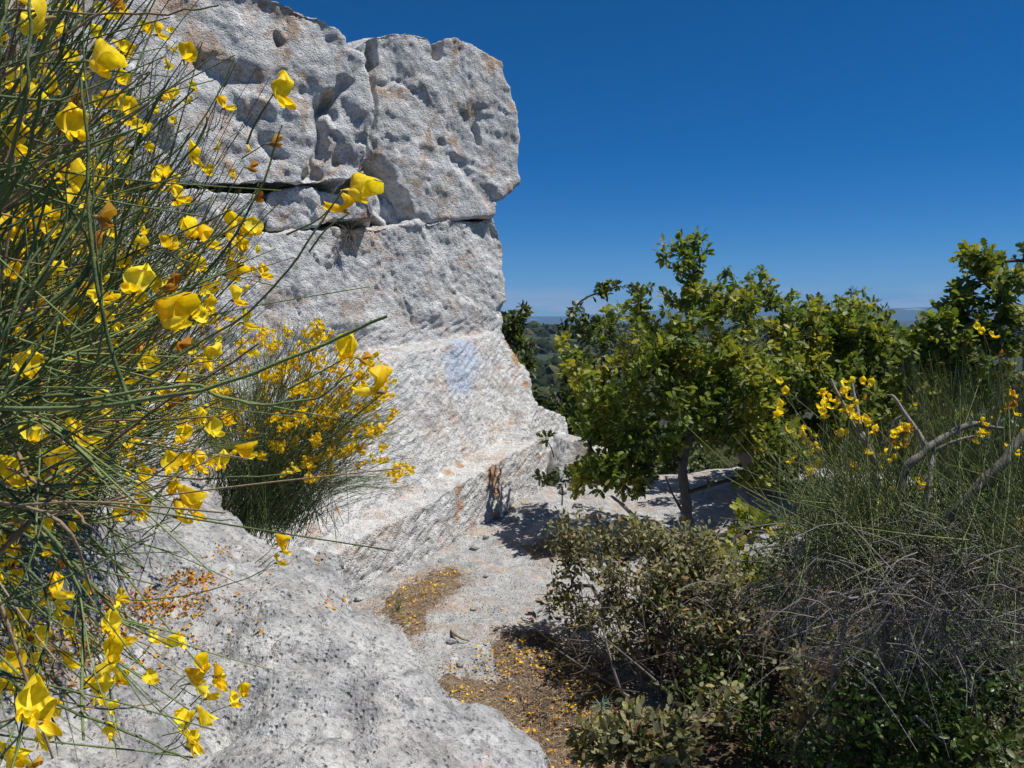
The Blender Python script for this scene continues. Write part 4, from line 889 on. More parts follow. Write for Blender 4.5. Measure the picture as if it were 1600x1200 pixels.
holm('dark holm oak with a wispy top left of the bright small oak', 938, 860, 470, 8.6, 95, 220, 41, extra=[(965, 450, 8.6, 30, 16, .2, 8), (1000, 455, 8.6, 20, 14, .2, 5), (905, 500, 8.6, 30, 30, .3, 12)])
holm('dark little holm oak peeping out behind the wall end', 802, 850, 462, 9.0, 40, 110, 42, extra=[(806, 500, 9.0, 24, 34, .3, 26), (815, 560, 9.0, 30, 46, .3, 36), (835, 640, 9.0, 40, 40, .3, 34)])
holm('low dark holm oak between the wall end and the wispy holm oak', 872, 900, 575, 9.6, 60, 150, 43)
holm('dark holm oak hidden behind the small oak crown', 1060, 880, 505, 9.2, 110, 190, 44)
holm('rounded holm oak far right behind the reaching oak branch', 1520, 880, 530, 9.5, 130, 230, 45)
holm('holm oak behind the broad oak, its top just below the far ridge', 1370, 880, 518, 9.8, 110, 210, 46)
holm('holm oak between the broad oak and the small oak crowns', 1200, 880, 488, 10.2, 110, 210, 47)
# ---------------------------------------------------------------- right-hand broom with its grey dead skirt
r_ = np.random.default_rng(77)
DB = 2.15
rb = np.array([1.08, 2.25, -0.02])
clusters = [(1220, 602), (1216, 648), (1226, 662), (1256, 678), (1286, 642), (1302, 640), (1318, 612), (1326, 628), (1336, 604), (1350, 608), (1330, 656), (1296, 626), (1326, 640), (1422, 674), (1408, 680), (1392, 686), (1376, 716), (1400, 720), (1276, 697), (1284, 716), (1438, 754), (1312, 692), (1352, 662), (1350, 702), (1376, 770), (1342, 782), (1364, 668), (1272, 734), (1232, 736), (1330, 735)]
edge_cl = [(1588, 652), (1594, 672), (1562, 560), (1536, 516), (1576, 628), (1560, 826), (1590, 824), (1532, 672), (1580, 700)]
t = thing('spanish_broom', 'straggly broom on the right with few yellow flowers and a grey dead skirt', 'shrub', rb, 'broom shrubs in flower')
fork = P(1385, 862, DB)
limbs = [([rb, rb * .5 + fork * .5 + np.array([.06, .05, 0]), fork], [.017, .014, .012]), ([rb + np.array([.05, .1, 0]), rb * .5 + fork * .5 + np.array([.14, .12, 0]), P(1440, 838, DB + .1)], [.014, .011, .009]), ([rb + np.array([-.06, .06, 0]), rb * .5 + fork * .5 + np.array([-.07, .1, 0]), P(1350, 850, DB + .1)], [.011, .009, .007]),
 ([fork, P(1378, 800, DB), P(1366, 730, DB), P(1352, 690, DB), P(1330, 600, DB + .1)], [.016, .012, .009, .007, .004]),
 ([P(1388, 862, DB), P(1440, 838, DB - .05), P(1490, 800, DB - .1), P(1550, 740, DB - .12), P(1605, 680, DB - .12), P(1680, 640, DB - .1)], [.016, .015, .014, .013, .012, .010]),
 ([P(1395, 850, DB), P(1412, 740, DB), P(1440, 708, DB), P(1475, 682, DB), P(1520, 664, DB), P(1568, 668, DB)], [.013, .012, .011, .010, .009, .004]),
 ([P(1450, 702, DB), P(1425, 670, DB + .02), P(1400, 625, DB + .05), P(1385, 618, DB + .08)], [.007, .006, .005, .003]),
 ([P(1458, 706, DB), P(1490, 690, DB - .02), P(1525, 680, DB - .03)], [.006, .005, .003]),
 ([P(1456, 712, DB), P(1454, 750, DB - .03), P(1440, 800, DB - .03), P(1420, 850, DB)], [.006, .008, .009, .010]),
 ([P(1350, 690, DB), P(1320, 640, DB), P(1298, 594, DB + .05)], [.005, .004, .003]),
 ([P(1378, 700, DB), P(1395, 660, DB), P(1410, 650, DB)], [.005, .004, .003])]
for k, (poly, rads) in enumerate(limbs):
    n = 6 * len(poly); c = curve(poly, n); c = c + 0.006 * np.stack([vn(c * 14, 1), vn(c * 14, 2), vn(c * 14, 3)], 1); rd = np.interp(np.linspace(0, 1, n), np.linspace(0, 1, len(rads)), rads)
    V, Fq = tube(c, rd, 8); ctr = np.repeat(c, 8, axis=0); V = ctr + (V - ctr) * (1 + 0.3 * vn(V * 70, 4))[:, None]
    part(t, 'trunk' if k == 0 else 'dead_branch', V, Fq, M_GREY)
for x_, y_ in ((1512, 664), (1532, 663), (1545, 664), (1556, 668), (1494, 672), (1480, 690)):       # thorny spur twigs
    a = P(x_, y_, DB); e = P(x_ + r_.uniform(-8, 8), y_ - r_.uniform(10, 22), DB)
    part(t, 'spur', *tube(curve([a, .5 * (a + e) + r_.normal(0, .003, 3), e], 5), np.linspace(.0035, .001, 5), 5), M_GREY)
gs = Bag()
for k in range(620):
    b0 = P(r_.normal(1360, 65), r_.uniform(830, 960), DB + r_.normal(0, .15))
    if k < len(clusters) * 3: x_, y_ = clusters[k % len(clusters)]; e = P(x_ + r_.normal(0, 4), y_ + 4, DB + r_.normal(0, .05))
    else: e = P(r_.normal(1320, 75), r_.uniform(650, 830), DB + r_.normal(0, .2))
    m_ = .5 * (b0 + e) + r_.normal(0, .02, 3); gs.add(*tube(curve([b0, m_, e], 8), r_.uniform(.0009, .0015) * np.linspace(1.2, .6, 8), 4))
for k in range(270):                                                             # long stems on the right edge
    b0 = P(r_.uniform(1480, 1720), r_.uniform(850, 1000), DB + r_.normal(-.1, .15)); ex = r_.uniform(1420, 1680)
    e = P(ex, r_.uniform(600, 820), DB + r_.normal(-.1, .2)) if k > 30 else P(*edge_cl[k % len(edge_cl)], DB + r_.normal(0, .04))
    m_ = .5 * (b0 + e) + r_.normal(0, .03, 3); gs.add(*tube(curve([b0, m_, e], 8), r_.uniform(.0009, .0015) * np.linspace(1.2, .6, 8), 4))
part(t, 'stem_tangle', *gs.out(), M_OLIVE, kind='stuff')
hang = [[(1425, 905), (1330, 962), (1262, 985), (1220, 1000)], [(1400, 900), (1352, 930), (1306, 965), (1275, 1020), (1243, 1077)], [(1392, 930), (1372, 985), (1378, 1030), (1374, 1065), (1362, 1092)], [(1400, 945), (1402, 1000), (1402, 1060), (1396, 1090), (1386, 1108)], [(1450, 940), (1490, 1010), (1512, 1060), (1524, 1100), (1526, 1142)], [(1360, 915), (1310, 930), (1275, 945), (1254, 975)], [(1395, 950), (1355, 1005), (1325, 1030), (1303, 1040)], [(1395, 930), (1342, 995), (1300, 1010), (1262, 1022)], [(1415, 925), (1394, 960), (1398, 1010), (1397, 1028)], [(1440, 930), (1440, 970), (1438, 1018)], [(1380, 920), (1330, 935), (1300, 925), (1262, 950)], [(1430, 1118), (1452, 1138), (1466, 1154), (1490, 1172)], [(1470, 930), (1520, 970), (1560, 1010), (1585, 1060)], [(1500, 920), (1545, 960), (1580, 985), (1640, 1000)]]
for h_ in hang:
    dd = DB - r_.uniform(.1, .3); c = curve([P(x_, y_, dd) for x_, y_ in h_], 16)
    part(t, 'dead_stem', *tube(c, r_.uniform(.0022, .0032) * np.linspace(1.1, .6, 16), 6), M_GREY)
dk = Bag()
for k in range(700):
    c0 = P(r_.normal(1420, 105), r_.normal(905, 45), DB + r_.normal(-.02, .2)); a_ = r_.uniform(-.35, math.pi + .35)
    ln = r_.uniform(.08, .32); dirv = np.array([math.cos(a_) * 1.0, r_.normal(0, .5), -abs(math.sin(a_)) * .55 + r_.normal(.12, .3)])
    e = c0 + unit(dirv) * ln; m_ = .5 * (c0 + e) + UP * ln * .08
    e[2] -= ln * r_.uniform(.05, .4); m_ = m_ + r_.normal(0, .07 * ln, 3); dk.add(*tube(curve([c0, m_, e], 5), r_.uniform(.0007, .0017) * np.linspace(1.1, .6, 5), 4))
for k in range(600):
    c0 = P(r_.uniform(1230, 1680), r_.uniform(840, 1060), DB + r_.normal(.1, .25)); e = c0 + r_.normal(0, 1, 3) * [.1, .08, .07]
    dk.add(*tube(np.stack([c0, .5 * (c0 + e) + r_.normal(0, .008, 3), e]), [.0010, .0009, .0006], 4))
part(t, 'dead_stem_tangle', *dk.out(), M_GREY, kind='stuff')
n = 0
for x_, y_ in clusters + edge_cl:
    for q in range(r_.integers(1, 5)):
        pos = P(x_ + r_.normal(0, 7), y_ + r_.normal(0, 8), DB + r_.normal(0, .03)); a_ = r_.uniform(0, 6.28)
        flower_part(t, pos, rand_rot([math.cos(a_), math.sin(a_) - .5, .1], UP, .3, r_), r_.uniform(.020, .027), wither=r_.random() < .12, k=n); n += 1
# a second, mostly green broom behind it
def gb(r):
    return P(r.uniform(1410, 1680), r.uniform(545, 690), 3.2 + r.uniform(-.35, .4))
b2 = PZ(1560, 1080, 0.0); b2 = np.array([2.02, 3.2, 0.0])
broom_bush('upright green broom with almost no flowers behind the straggly one', b2, gb, 400, r_, 14, 0.025, 'broom shrubs in flower', mats=(M_OLIVE, M_STEMD), srad=(.0012, .0018), base_spread=.16, bend=.05, cluster=(1, 3), flower_from=.9)

# ---------------------------------------------------------------- rockrose shrubs
def shrub(name, label, base, limbs, blobs, seed, leaf, lsize, matl, maty, group, nparts, per_tip=(9, 15), along=5, bark=M_TWIG, r0=0.0016, young=0.2, cat='shrub', up=0.5):
    r = np.random.default_rng(seed)
    return tree(name, label, cat, limbs, [list(np.linspace(.014, .005, len(l))) for l in limbs], blob_tips(r, blobs), r, leaf=leaf, lsize=lsize, per_tip=per_tip, along=along, matl=matl, maty=maty, young=lambda p: young, group=group, nparts=nparts, r0=r0, bark=bark, spread=1.6, up=up)
M_CISTY = leafmat('rockrose_new_leaf', [(0.0, (0.24, 0.25, 0.10)), (1.0, (0.36, 0.34, 0.17))], 0.25, 0.7)
cb = PZ(1015, 1040, 0.0); dC = cb[1]
shrub('rockrose_shrub', 'large grey-green rockrose shrub in front of the small oak', cb,
      [[cb, P(1020, 980, dC), P(1040, 930, dC - .05), P(1060, 870, dC - .05)], [P(1020, 985, dC), P(960, 930, dC + .1), P(900, 880, dC + .25)], [P(1030, 950, dC), P(1100, 930, dC - .1), P(1160, 960, dC - .2)]],
      [(895, 850, 3.75, 36, 48, .22, 46), (880, 925, 3.7, 26, 45, .18, 20), (960, 842, 3.7, 45, 34, .2, 34), (1020, 850, 3.6, 45, 38, .2, 36), (1085, 862, 3.5, 60, 44, .25, 56), (1050, 905, 3.3, 70, 34, .2, 50), (1140, 930, 3.3, 45, 48, .2, 38), (1165, 990, 3.15, 34, 36, .15, 24), (1185, 1025, 3.1, 20, 25, .12, 10), (960, 900, 3.5, 40, 30, .2, 22), (910, 975, 3.6, 24, 24, .15, 10), (960, 960, 3.45, 50, 30, .2, 26), (1020, 950, 3.25, 50, 28, .15, 26), (1095, 985, 3.15, 40, 30, .15, 20), (1000, 1000, 3.3, 60, 24, .2, 14)],
      51, (OVAL_V, OVAL_F), (.020, .036), M_CIST, M_CISTY, 'rockrose shrubs', 300)
c2 = PZ(985, 1215, 0.0); d2 = c2[1]
shrub('rockrose_shrub', 'low rockrose with soft grey-green leaves near the petal-strewn path', c2,
      [[c2, P(985, 1175, d2), P(980, 1140, d2)], [P(985, 1180, d2), P(1040, 1150, d2), P(1060, 1130, d2)]],
      [(930, 1160, d2 - .05, 36, 32, .15, 24), (985, 1145, d2, 45, 30, .15, 28), (1050, 1150, d2, 36, 34, .15, 26), (1040, 1190, d2 - .1, 50, 20, .12, 20), (1130, 1100, d2 + .2, 40, 30, .2, 6)],
      52, (OVAL_V, OVAL_F), (.026, .046), M_CIST, M_CISTY, 'rockrose shrubs', 160)
c3 = PZ(1262, 1205, 0.0); d3 = c3[1]
shrub('rockrose_shrub', 'small rockrose sprig in the deep shade under the hanging dead stems', c3,
      [[c3, P(1262, 1160, d3), P(1256, 1110, d3)]],
      [(1255, 1100, d3, 20, 30, .1, 10), (1280, 1150, d3 - .1, 26, 26, .1, 10), (1245, 1040, d3 + .1, 30, 16, .1, 7), (1235, 1170, d3, 30, 30, .1, 8)],
      53, (OVAL_V, OVAL_F), (.024, .042), M_CIST, M_CISTY, 'rockrose shrubs', 60)
# oak seedlings with fresh leaves
for k, (px_, py_, dd, lab, bl) in enumerate([
    (1150, 960, 3.75, 'bright green oak seedling glowing beside the rockrose', [(1130, 858, 3.7, 34, 20, .15, 10), (1150, 895, 3.7, 28, 22, .12, 9), (1180, 905, 3.7, 24, 18, .12, 6), (1210, 820, 3.9, 40, 30, .2, 10), (1160, 815, 4.0, 30, 22, .2, 9)]),
    (878, 790, 5.9, 'tiny oak sprout growing where the ledge meets the rock floor', [(880, 745, 5.9, 18, 10, .08, 6), (905, 730, 5.9, 16, 12, .1, 6), (848, 752, 5.8, 8, 8, .05, 3)]),
    (866, 715, 5.9, 'single pale green sprig poking over the wall ledge', [(857, 686, 5.9, 7, 5, .04, 2)])]):
    r2 = np.random.default_rng(60 + k); b_ = P(px_, py_, dd); x0, y0, d0 = bl[0][:3]
    tree('oak_seedling', lab, 'seedling', [[b_, P(px_ * .5 + x0 * .5, py_ * .5 + y0 * .5, dd), P(x0, y0 + 6, d0)]], [[.006, .004, .002]], blob_tips(r2, bl), r2, lsize=(.05, .075), per_tip=(5, 8), along=2, young=lambda p: .6 if k != 1 else .15, group='oak seedlings', nparts=40, bark=M_TWIG)
# dark scrub filling the shade under and behind the right-hand broom
for k, (lab, bb, bl) in enumerate([
    ('dark leafy scrub in shade between the oak seedling and the dead stems', (1215, 1030, 3.3), [(1215, 900, 3.5, 60, 60, .3, 60), (1240, 980, 3.2, 50, 60, .3, 50), (1130, 1040, 3.1, 60, 40, .2, 24)]),
    ('dark bush behind the straggly broom, its leaves below the dead branch', (1480, 1000, 3.0), [(1420, 790, 3.0, 90, 70, .3, 90), (1540, 800, 3.0, 90, 90, .3, 90), (1300, 800, 3.2, 60, 60, .3, 40), (1600, 720, 3.1, 80, 70, .3, 40)]),
    ('shaded green bush under the hanging dead stems at the bottom right', (1420, 1190, 2.75), [(1360, 1090, 2.75, 90, 40, .25, 70), (1380, 1000, 2.75, 110, 50, .25, 70), (1530, 980, 2.75, 90, 60, .25, 60), (1400, 1110, 1.98, 110, 50, .12, 60), (1500, 1170, 1.95, 110, 40, .12, 60), (1330, 1180, 2.0, 80, 30, .12, 36), (1480, 1090, 2.75, 90, 50, .25, 80), (1580, 1080, 2.7, 70, 80, .25, 60), (1440, 1160, 2.6, 160, 40, .2, 90)]),
    ('sparse evergreen scrub in the dark gap right of the low rockrose', (1180, 1190, 2.8), [(1160, 1110, 2.85, 60, 50, .2, 34), (1210, 1170, 2.75, 60, 36, .2, 30), (1090, 1070, 3.0, 60, 24, .2, 14)])]):
    r3 = np.random.default_rng(80 + k); z0 = PZ(bb[0], max(bb[1], 1000), 0.0); b_ = P(*bb); b_[2] = 0.0
    top = P(bl[0][0], bl[0][1] + 20, bl[0][2])
    tree('scrub_bush', lab, 'shrub', [[b_, b_ * .5 + top * .5, top]], [[.012, .009, .005]], blob_tips(r3, bl), r3, leaf=(OVAL_V, OVAL_F), lsize=(.018, .032), per_tip=(8, 13), along=4, matl=M_IVY, maty=M_HOLM, young=lambda p: .4, group='scrub in the shade on the right', nparts=(120 if k == 2 else 0), bark=M_TWIG, r0=.0014, spread=1.5)
# leaning dead trunk and grey stem inside the rockrose
def log(name, label, pts, rads, cat='dead wood', mat=M_GREY, sides=10):
    p = np.array(pts); n = 8 * len(p); c = curve(p, n); c = c + .01 * np.stack([vn(c * 8, 1), vn(c * 8, 2), vn(c * 8, 3)], 1) * (max(rads) / .03)
    rd = np.interp(np.linspace(0, 1, n), np.linspace(0, 1, len(rads)), rads); V, Fq = tube(c, rd, sides); ctr = np.repeat(c, sides, axis=0)
    V = ctr + (V - ctr) * (1 + .25 * vn(V * 45, 3) + .15 * vn(V * 120, 5))[:, None]
    ends = [np.arange(sides)[::-1], np.arange(len(V) - sides, len(V))]
    o = link(name, mesh_np(name, V - p[0], [Fq, np.array(ends)], mat, True)); o.location = Vector([float(v) for v in p[0]]); return tag(o, label, cat, 'dead wood on the ground')
log('dead_log', 'thin pale dead trunk leaning inside the large rockrose', [PZ(1132, 1045, 0.0), P(1108, 1000, 3.3), P(1082, 955, 3.35), P(1064, 920, 3.4)], [.038, .036, .032, .026])
log('dead_stick', 'grey crooked dead stem standing left of the leaning pale trunk', [PZ(1030, 1048, 0.0), P(1036, 1010, 3.3), P(1044, 985, 3.3), P(1050, 968, 3.3), P(1076, 966, 3.25)], [.014, .013, .011, .010, .007])
log('dead_branch', 'forked grey dead branch stub lying behind the rockrose on bare rock', [PZ(905 + 100, 825, .08), P(985, 800, 5.1), P(955, 775, 5.2)], [.02, .014, .008])
log('fallen_twig', 'short tan twig lying on the pale rock path', [PZ(703, 983, .03), PZ(712, 992, .045), PZ(722, 998, .045), PZ(734, 1001, .03)], [.004, .007, .006, .003], mat=M_STEMD)
log('fallen_twig', 'thin dark twig lying across the brown litter of the path', [PZ(880, 1028, .03), PZ(915, 1040, .035), PZ(950, 1056, .03)], [.004, .004, .003], mat=M_TWIG)

db = PZ(985, 1075, 0.0); t = thing('dry_brush', 'dark tangle of bare dry twigs under the large rockrose', 'dead twigs', db, 'dead wood on the ground'); bg_ = Bag()
for k in range(620):
    q = r_.random(); c0 = P(r_.uniform(890, 1180), r_.uniform(930, 1110), 3.35 + r_.normal(0, .15)); c0[2] = max(c0[2], .02)
    e = c0 + np.array([r_.normal(-.03, .1), r_.normal(0, .07), r_.normal(.05, .07)]); e[2] = max(e[2], .01)
    bg_.add(*tube(curve([c0, .5 * (c0 + e) + r_.normal(0, .012, 3), e], 5), r_.uniform(.0012, .0028) * np.linspace(1, .5, 5), 4))
part(t, 'twig_tangle', *bg_.out(), M_TWIG, kind='stuff')
for k in range(14):
    c0 = PZ(r_.uniform(930, 1150), r_.uniform(1030, 1100), 0.0); e = c0 + np.array([r_.normal(-.12, .12), r_.normal(0, .1), r_.uniform(.2, .42)])
    part(t, 'dry_branch', *tube(curve([c0, .5 * (c0 + e) + r_.normal(0, .04, 3), e], 9), np.linspace(.008, .003, 9), 6), M_GREY)
# ---------------------------------------------------------------- litter, petals, small plants
def inside(poly, x, y):
    c = np.zeros(len(x), bool); n = len(poly)
    for i in range(n):
        x1, y1 = poly[i]; x2, y2 = poly[(i + 1) % n]
        k = ((y1 > y) != (y2 > y)) & (x < (x2 - x1) * (y - y1) / (y2 - y1 + 1e-12) + x1); c ^= k
    return c
def gfull(x, y):
    z = gz(x, y); q = np.stack([x, y, z], 1)
    return z + 0.010 * fbm(q, 0.09, 3, 0.6, 8) - 0.012 * np.clip(0.4 - worley(q / 0.11, 5), 0, 1) * 2
NEED_V, NEED_F = leaf_strip([0, .5, 1.0], [.03, .045, .02], 0.0, 0.12)
PET_V, PET_F = leaf_strip([0, .3, .7, 1.0], [.06, .34, .38, .10], 0.12, -0.2)
M_SHEET, ntl, bl_ = newmat('litter_soil'); gl = ntl.nodes.new('ShaderNodeNewGeometry')
ntl.links.new(ramp(ntl, noise(ntl, gl.outputs['Position'], 90, 6, .8), [(.3, (.08, .055, .035)), (.5, (.20, .145, .095)), (.75, (.36, .28, .19))]), bl_.inputs['Base Color']); bl_.inputs['Roughness'].default_value = .95
bpl = N(ntl, 'ShaderNodeBump'); bpl.inputs['Distance'].default_value = .01; ntl.links.new(noise(ntl, gl.outputs['Position'], 140, 5, .8), bpl.inputs['Height']); ntl.links.new(bpl.outputs[0], bl_.inputs['Normal'])
def litter(px_poly, seed, dens, pet_dens, name='leaf_litter'):
    r = np.random.default_rng(seed); poly = [tuple(PZ(x_, y_, 0.0)[:2]) for x_, y_ in px_poly]; pa = np.array(poly); lo, hi = pa.min(0) - .06, pa.max(0) + .06
    st = .018; gx = np.arange(lo[0], hi[0], st); gy = np.arange(lo[1], hi[1], st); GX, GY = np.meshgrid(gx, gy); fx, fy = GX.ravel(), GY.ravel()
    q = np.stack([fx, fy, 0 * fx], 1); wx, wy = fx + .12 * fbm(q, .16, 5, .7, seed), fy + .12 * fbm(q, .16, 5, .7, seed + 9)
    ins = inside(poly, wx, wy).reshape(GX.shape); soft = ins.astype(float)
    for _ in range(4): soft = .2 * (soft + np.roll(soft, 1, 0) + np.roll(soft, -1, 0) + np.roll(soft, 1, 1) + np.roll(soft, -1, 1))
    z = gfull(fx, fy) + (-.022 + .032 * soft.ravel()) + .020 * fbm(q, .07, 3, .65, 14) + .004 * fbm(q, .04, 2, .6, 3)
    nx_ = len(gx); i = np.arange(len(gy) - 1)[:, None] * nx_; j = np.arange(nx_ - 1)[None]; fq = np.stack([i + j, i + j + 1, i + nx_ + j + 1, i + nx_ + j], -1).reshape(-1, 4)
    fq = fq[(soft.ravel()[fq] > .02).any(1)]
    o = link(name, mesh_np(name, np.stack([fx, fy, z], 1), fq, M_SHEET, True)); tag(o, 'brown leaf litter lying on the rock floor', 'litter', kind='stuff')
    area = (hi - lo).prod(); outp = []
    for dn, tv, tf, sz, mat, nm, cat in ((dens, NEED_V, NEED_F, (.010, .032), M_LITTER, 'litter_fragments', 'litter'), (pet_dens, PET_V, PET_F, (.010, .018), M_PETFALL, 'fallen_petals', 'petals')):
        n = int(area * dn); x_ = r.uniform(lo[0], hi[0], n); y_ = r.uniform(lo[1], hi[1], n); qq = np.stack([x_, y_, 0 * x_], 1)
        k = inside(poly, x_ + .08 * fbm(qq, .2, 3, .6, seed) + r.normal(0, .05, n), y_ + r.normal(0, .07, n))
        if nm == 'fallen_petals': k &= (fbm(qq, .16, 3, .6, seed + 4) > -.12)
        x_, y_ = x_[k], y_[k]; n = len(x_); zz = gfull(x_, y_) + .020
        R = frames(np.stack([r.normal(0, 1, n), r.normal(0, 1, n), r.normal(0, .22, n)], 1), np.stack([r.normal(0, .35, n), r.normal(0, .35, n), np.ones(n)], 1))
        V, Fl = scatter(tv, [tf], np.stack([x_, y_, zz], 1), R, r.uniform(*sz, n))
        o = link(nm, mesh_np(nm, V, Fl, mat)); tag(o, 'dry needles and leaf scraps on the rock floor' if nm[0] == 'l' else 'fallen yellow petals scattered on the litter', cat, kind='stuff')
M_PETFALL = leafmat('fallen_petal', [(0.0, (0.45, 0.20, 0.03)), (0.5, (0.72, 0.42, 0.03)), (1.0, (0.85, 0.60, 0.05))], 0.2, 0.7)
litter([(592, 945), (612, 925), (650, 905), (680, 888), (714, 882), (732, 900), (728, 925), (705, 940), (682, 955), (668, 985), (652, 1003), (636, 985), (610, 965)], 5, 15000, 900)
litter([(684, 1060), (712, 1045), (745, 1062), (790, 1058), (770, 1030), (768, 1008), (830, 992), (880, 1005), (940, 1030), (985, 1080), (1000, 1240), (790, 1240), (765, 1160), (735, 1110), (700, 1085)], 6, 15000, 1700)
litter([(812, 856), (850, 836), (900, 838), (915, 850), (880, 868), (835, 868)], 7, 6000, 150)
bpy.context.view_layer.update()
def on_boulder(px_, py_):
    o = Vector(CAM.tolist()) - Vector(bo.location); ok, loc, nrm, _ = bo.ray_cast(o, Vector(ray(px_, py_).tolist()).normalized())
    return (np.array(loc + bo.location), np.array(nrm)) if ok else (None, None)
pp, pn = [], []
for x_, y_, sx, sy, n in [(300, 905, 22, 8, 150), (250, 945, 46, 13, 260), (120, 1000, 70, 34, 500), (60, 1060, 50, 30, 200), (345, 865, 14, 5, 22), (520, 942, 12, 5, 20), (490, 876, 8, 4, 8), (280, 985, 60, 40, 40), (408, 990, 5, 4, 5), (420, 900, 60, 60, 14), (210, 960, 30, 20, 90)]:
    for k in range(n):
        a, b_ = on_boulder(r_.normal(x_, sx), r_.normal(y_, sy))
        if a is not None and a[1] < 4: pp.append(a + b_ * .004); pn.append(b_)
pp, pn = np.array(pp), np.array(pn); n = len(pp)
V, Fl = scatter(PET_V, [PET_F], pp, frames(r_.normal(0, 1, (n, 3)) - pn * .0 + pn * r_.uniform(-.1, .5, (n, 1)), pn + r_.normal(0, .4, (n, 3))), r_.uniform(.006, .013, n))
tag(link('fallen_petals', mesh_np('fallen_petals', V, Fl, M_WITHER)), 'drift of dried orange petals lying on the boulder', 'petals', kind='stuff')
# tuft hanging from the wall joint, grass tuft, blue-green spurge, sprigs
def tuft(name, label, base, n, ln, rad, mat, r, dirf, cat='plant', group='small plants on the rock'):
    t = thing(name, label, cat, base, group); b = Bag()
    for k in range(n):
        d = unit(dirf(r)); l = ln * r.uniform(.5, 1.1); s = base + r.normal(0, ln * .06, 3)
        b.add(*tube(curve([s, s + d * l * .5 + r.normal(0, .06 * ln, 3), s + d * l + np.array([0, 0, -.12 * l])], 5), rad * np.linspace(1, .45, 5), 4))
    part(t, 'blade_tangle', *b.out(), mat, kind='stuff'); return t
wt = PP(541, 366, oA, nA) + nA * .04
tuft('dry_tuft', 'small dry grey tuft hanging from the joint above the wall face', wt, 190, .19, .0011, barkmat('dry_tuft', (.07, .06, .05), (.23, .20, .16), 50), r_, lambda r: np.array([r.normal(.2, .55), r.normal(-.3, .4), r.normal(-.25, .6)]))
gt = PZ(622, 955, .02)
tuft('grass_tuft', 'thin grass tuft at the edge of the litter below the boulder', gt, 26, .12, .0011, M_STEM, r_, lambda r: np.array([r.normal(0, .3), r.normal(0, .3), 1]))
sp_ = PZ(936, 1150, .02)
t = thing('spurge_plant', 'small blue-green spurge with narrow leaves by the low rockrose', 'plant', sp_, 'small plants on the rock')
ms_ = leafmat('spurge_leaf', [(0, (.06, .12, .10)), (1, (.14, .22, .17))], .15, .5)
stem_top = sp_ + np.array([.01, 0, .13]); part(t, 'stem', *tube(curve([sp_, stem_top], 6), .003, 6), M_STEM)
nl = leaf_strip([0, .5, 1.0], [.03, .055, .01]); lm = mesh_np('leaf', *nl, ms_)
for k in range(46):
    a_ = k * 2.4; h_ = r_.uniform(.35, 1.05); f = np.array([math.cos(a_), math.sin(a_), r_.uniform(.1, .9)])
    part_at(t, 'leaf', lm, mat4(sp_ + (stem_top - sp_) * h_, frames(f[None], UP[None])[0], .045))

# scraps and petals strewn thinly over the bare path
n = 900; x_ = r_.normal(.0, .45, n); y_ = r_.uniform(2.6, 6.2, n); x_ = x_ + (y_ - 3) * .18 - .15
zz = gfull(x_, y_) + .004; R = frames(np.stack([r_.normal(0, 1, n), r_.normal(0, 1, n), r_.normal(0, .15, n)], 1), np.stack([r_.normal(0, .3, n), r_.normal(0, .3, n), np.ones(n)], 1))
V, Fl = scatter(NEED_V, [NEED_F], np.stack([x_, y_, zz], 1), R, r_.uniform(.008, .03, n)); tag(link('litter_fragments', mesh_np('litter_fragments', V, Fl, M_LITTER)), 'loose dry scraps strewn over the bare rock path', 'litter', kind='stuff')
k = r_.permutation(n)[:170]; V, Fl = scatter(PET_V, [PET_F], np.stack([x_, y_, zz], 1)[k] + r_.normal(0, .05, (170, 3)) * [1, 1, 0], R[k], r_.uniform(.008, .015, 170)); tag(link('fallen_petals', mesh_np('fallen_petals', V, Fl, M_PETFALL)), 'few yellow petals strewn over the bare rock path', 'petals', kind='stuff')
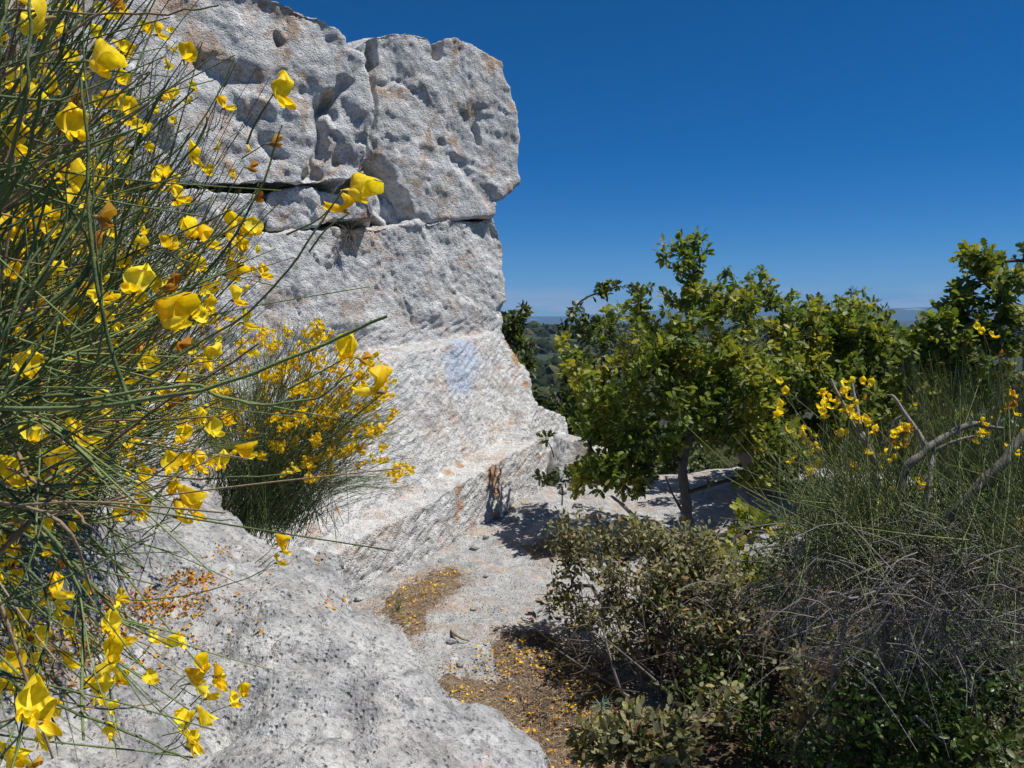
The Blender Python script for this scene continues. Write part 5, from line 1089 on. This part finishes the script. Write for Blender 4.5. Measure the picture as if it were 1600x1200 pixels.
# small loose stones at the foot of the ledge and along the path, each its own
sp_px = [(742, 850, .03), (690, 872, .022), (655, 905, .02), (760, 840, .025), (805, 815, .035), (560, 930, .02), (720, 1040, .02), (740, 960, .016), (850, 985, .018), (815, 780, .03), (905, 800, .03), (760, 905, .018), (705, 1012, .02), (880, 780, .04)]
where = ['under the middle of the ledge', 'at the ledge foot above the brown litter patch', 'touching the left brown litter patch', 'below the orange lichen of the ledge', 'at the ledge corner', 'in the cleft beside the boulder', 'at the boulder edge near the large litter patch', 'alone in the middle of the path', 'beside the shaded rockrose', 'beneath the far ledge end', 'beside the far oak sprout', 'near the shadow on the path', 'next to the tan fallen twig', 'behind the brown scrap of litter']
for k, ((px_, py_, sz), wh) in enumerate(zip(sp_px, where)):
    bm = bmesh.new(); bmesh.ops.create_icosphere(bm, subdivisions=3, radius=1.0); me = bpy.data.meshes.new('pebble'); 
    V = np.array([v.co[:] for v in bm.verts]); V = V * (1 + .35 * fbm(V + k * 3.3, .9, 3, .5, k))[:, None] * [1.2, 1.0, .65] * sz
    for v, c in zip(bm.verts, V): v.co = Vector(c.tolist())
    bm.to_mesh(me); bm.free(); me.materials.append(M_GROUND); me.polygons.foreach_set('use_smooth', np.ones(len(me.polygons), bool))
    p_ = PZ(px_, py_, 0.0); o = link('small_stone', me); o.location = (p_[0], p_[1], float(gfull(np.array([p_[0]]), np.array([p_[1]]))[0]) + sz * .35); o.rotation_euler = (0, 0, k * 1.3)
    tag(o, 'small pale loose stone ' + wh, 'stone', 'loose stones on the path')

# ------------------------------------------------------------------ haze over the plain
bm = bmesh.new(); bmesh.ops.create_cube(bm, size=1.0)
for v in bm.verts: v.co = Vector((v.co.x * 46000, v.co.y * 46000, -200 + (v.co.z + 0.5) * 720))
me = bpy.data.meshes.new('haze'); bm.to_mesh(me); bm.free()
hz = link('haze', me); tag(hz, kind='stuff')
m = bpy.data.materials.new('haze'); m.use_nodes = True; nt = m.node_tree; nt.nodes.clear()
pv = nt.nodes.new('ShaderNodeVolumePrincipled'); ou = nt.nodes.new('ShaderNodeOutputMaterial')
pv.inputs['Color'].default_value = (0.25, 0.53, 0.92, 1); pv.inputs['Density'].default_value = 6.0e-5; pv.inputs['Anisotropy'].default_value = 0.0
nt.links.new(pv.outputs[0], ou.inputs['Volume']); me.materials.append(m)
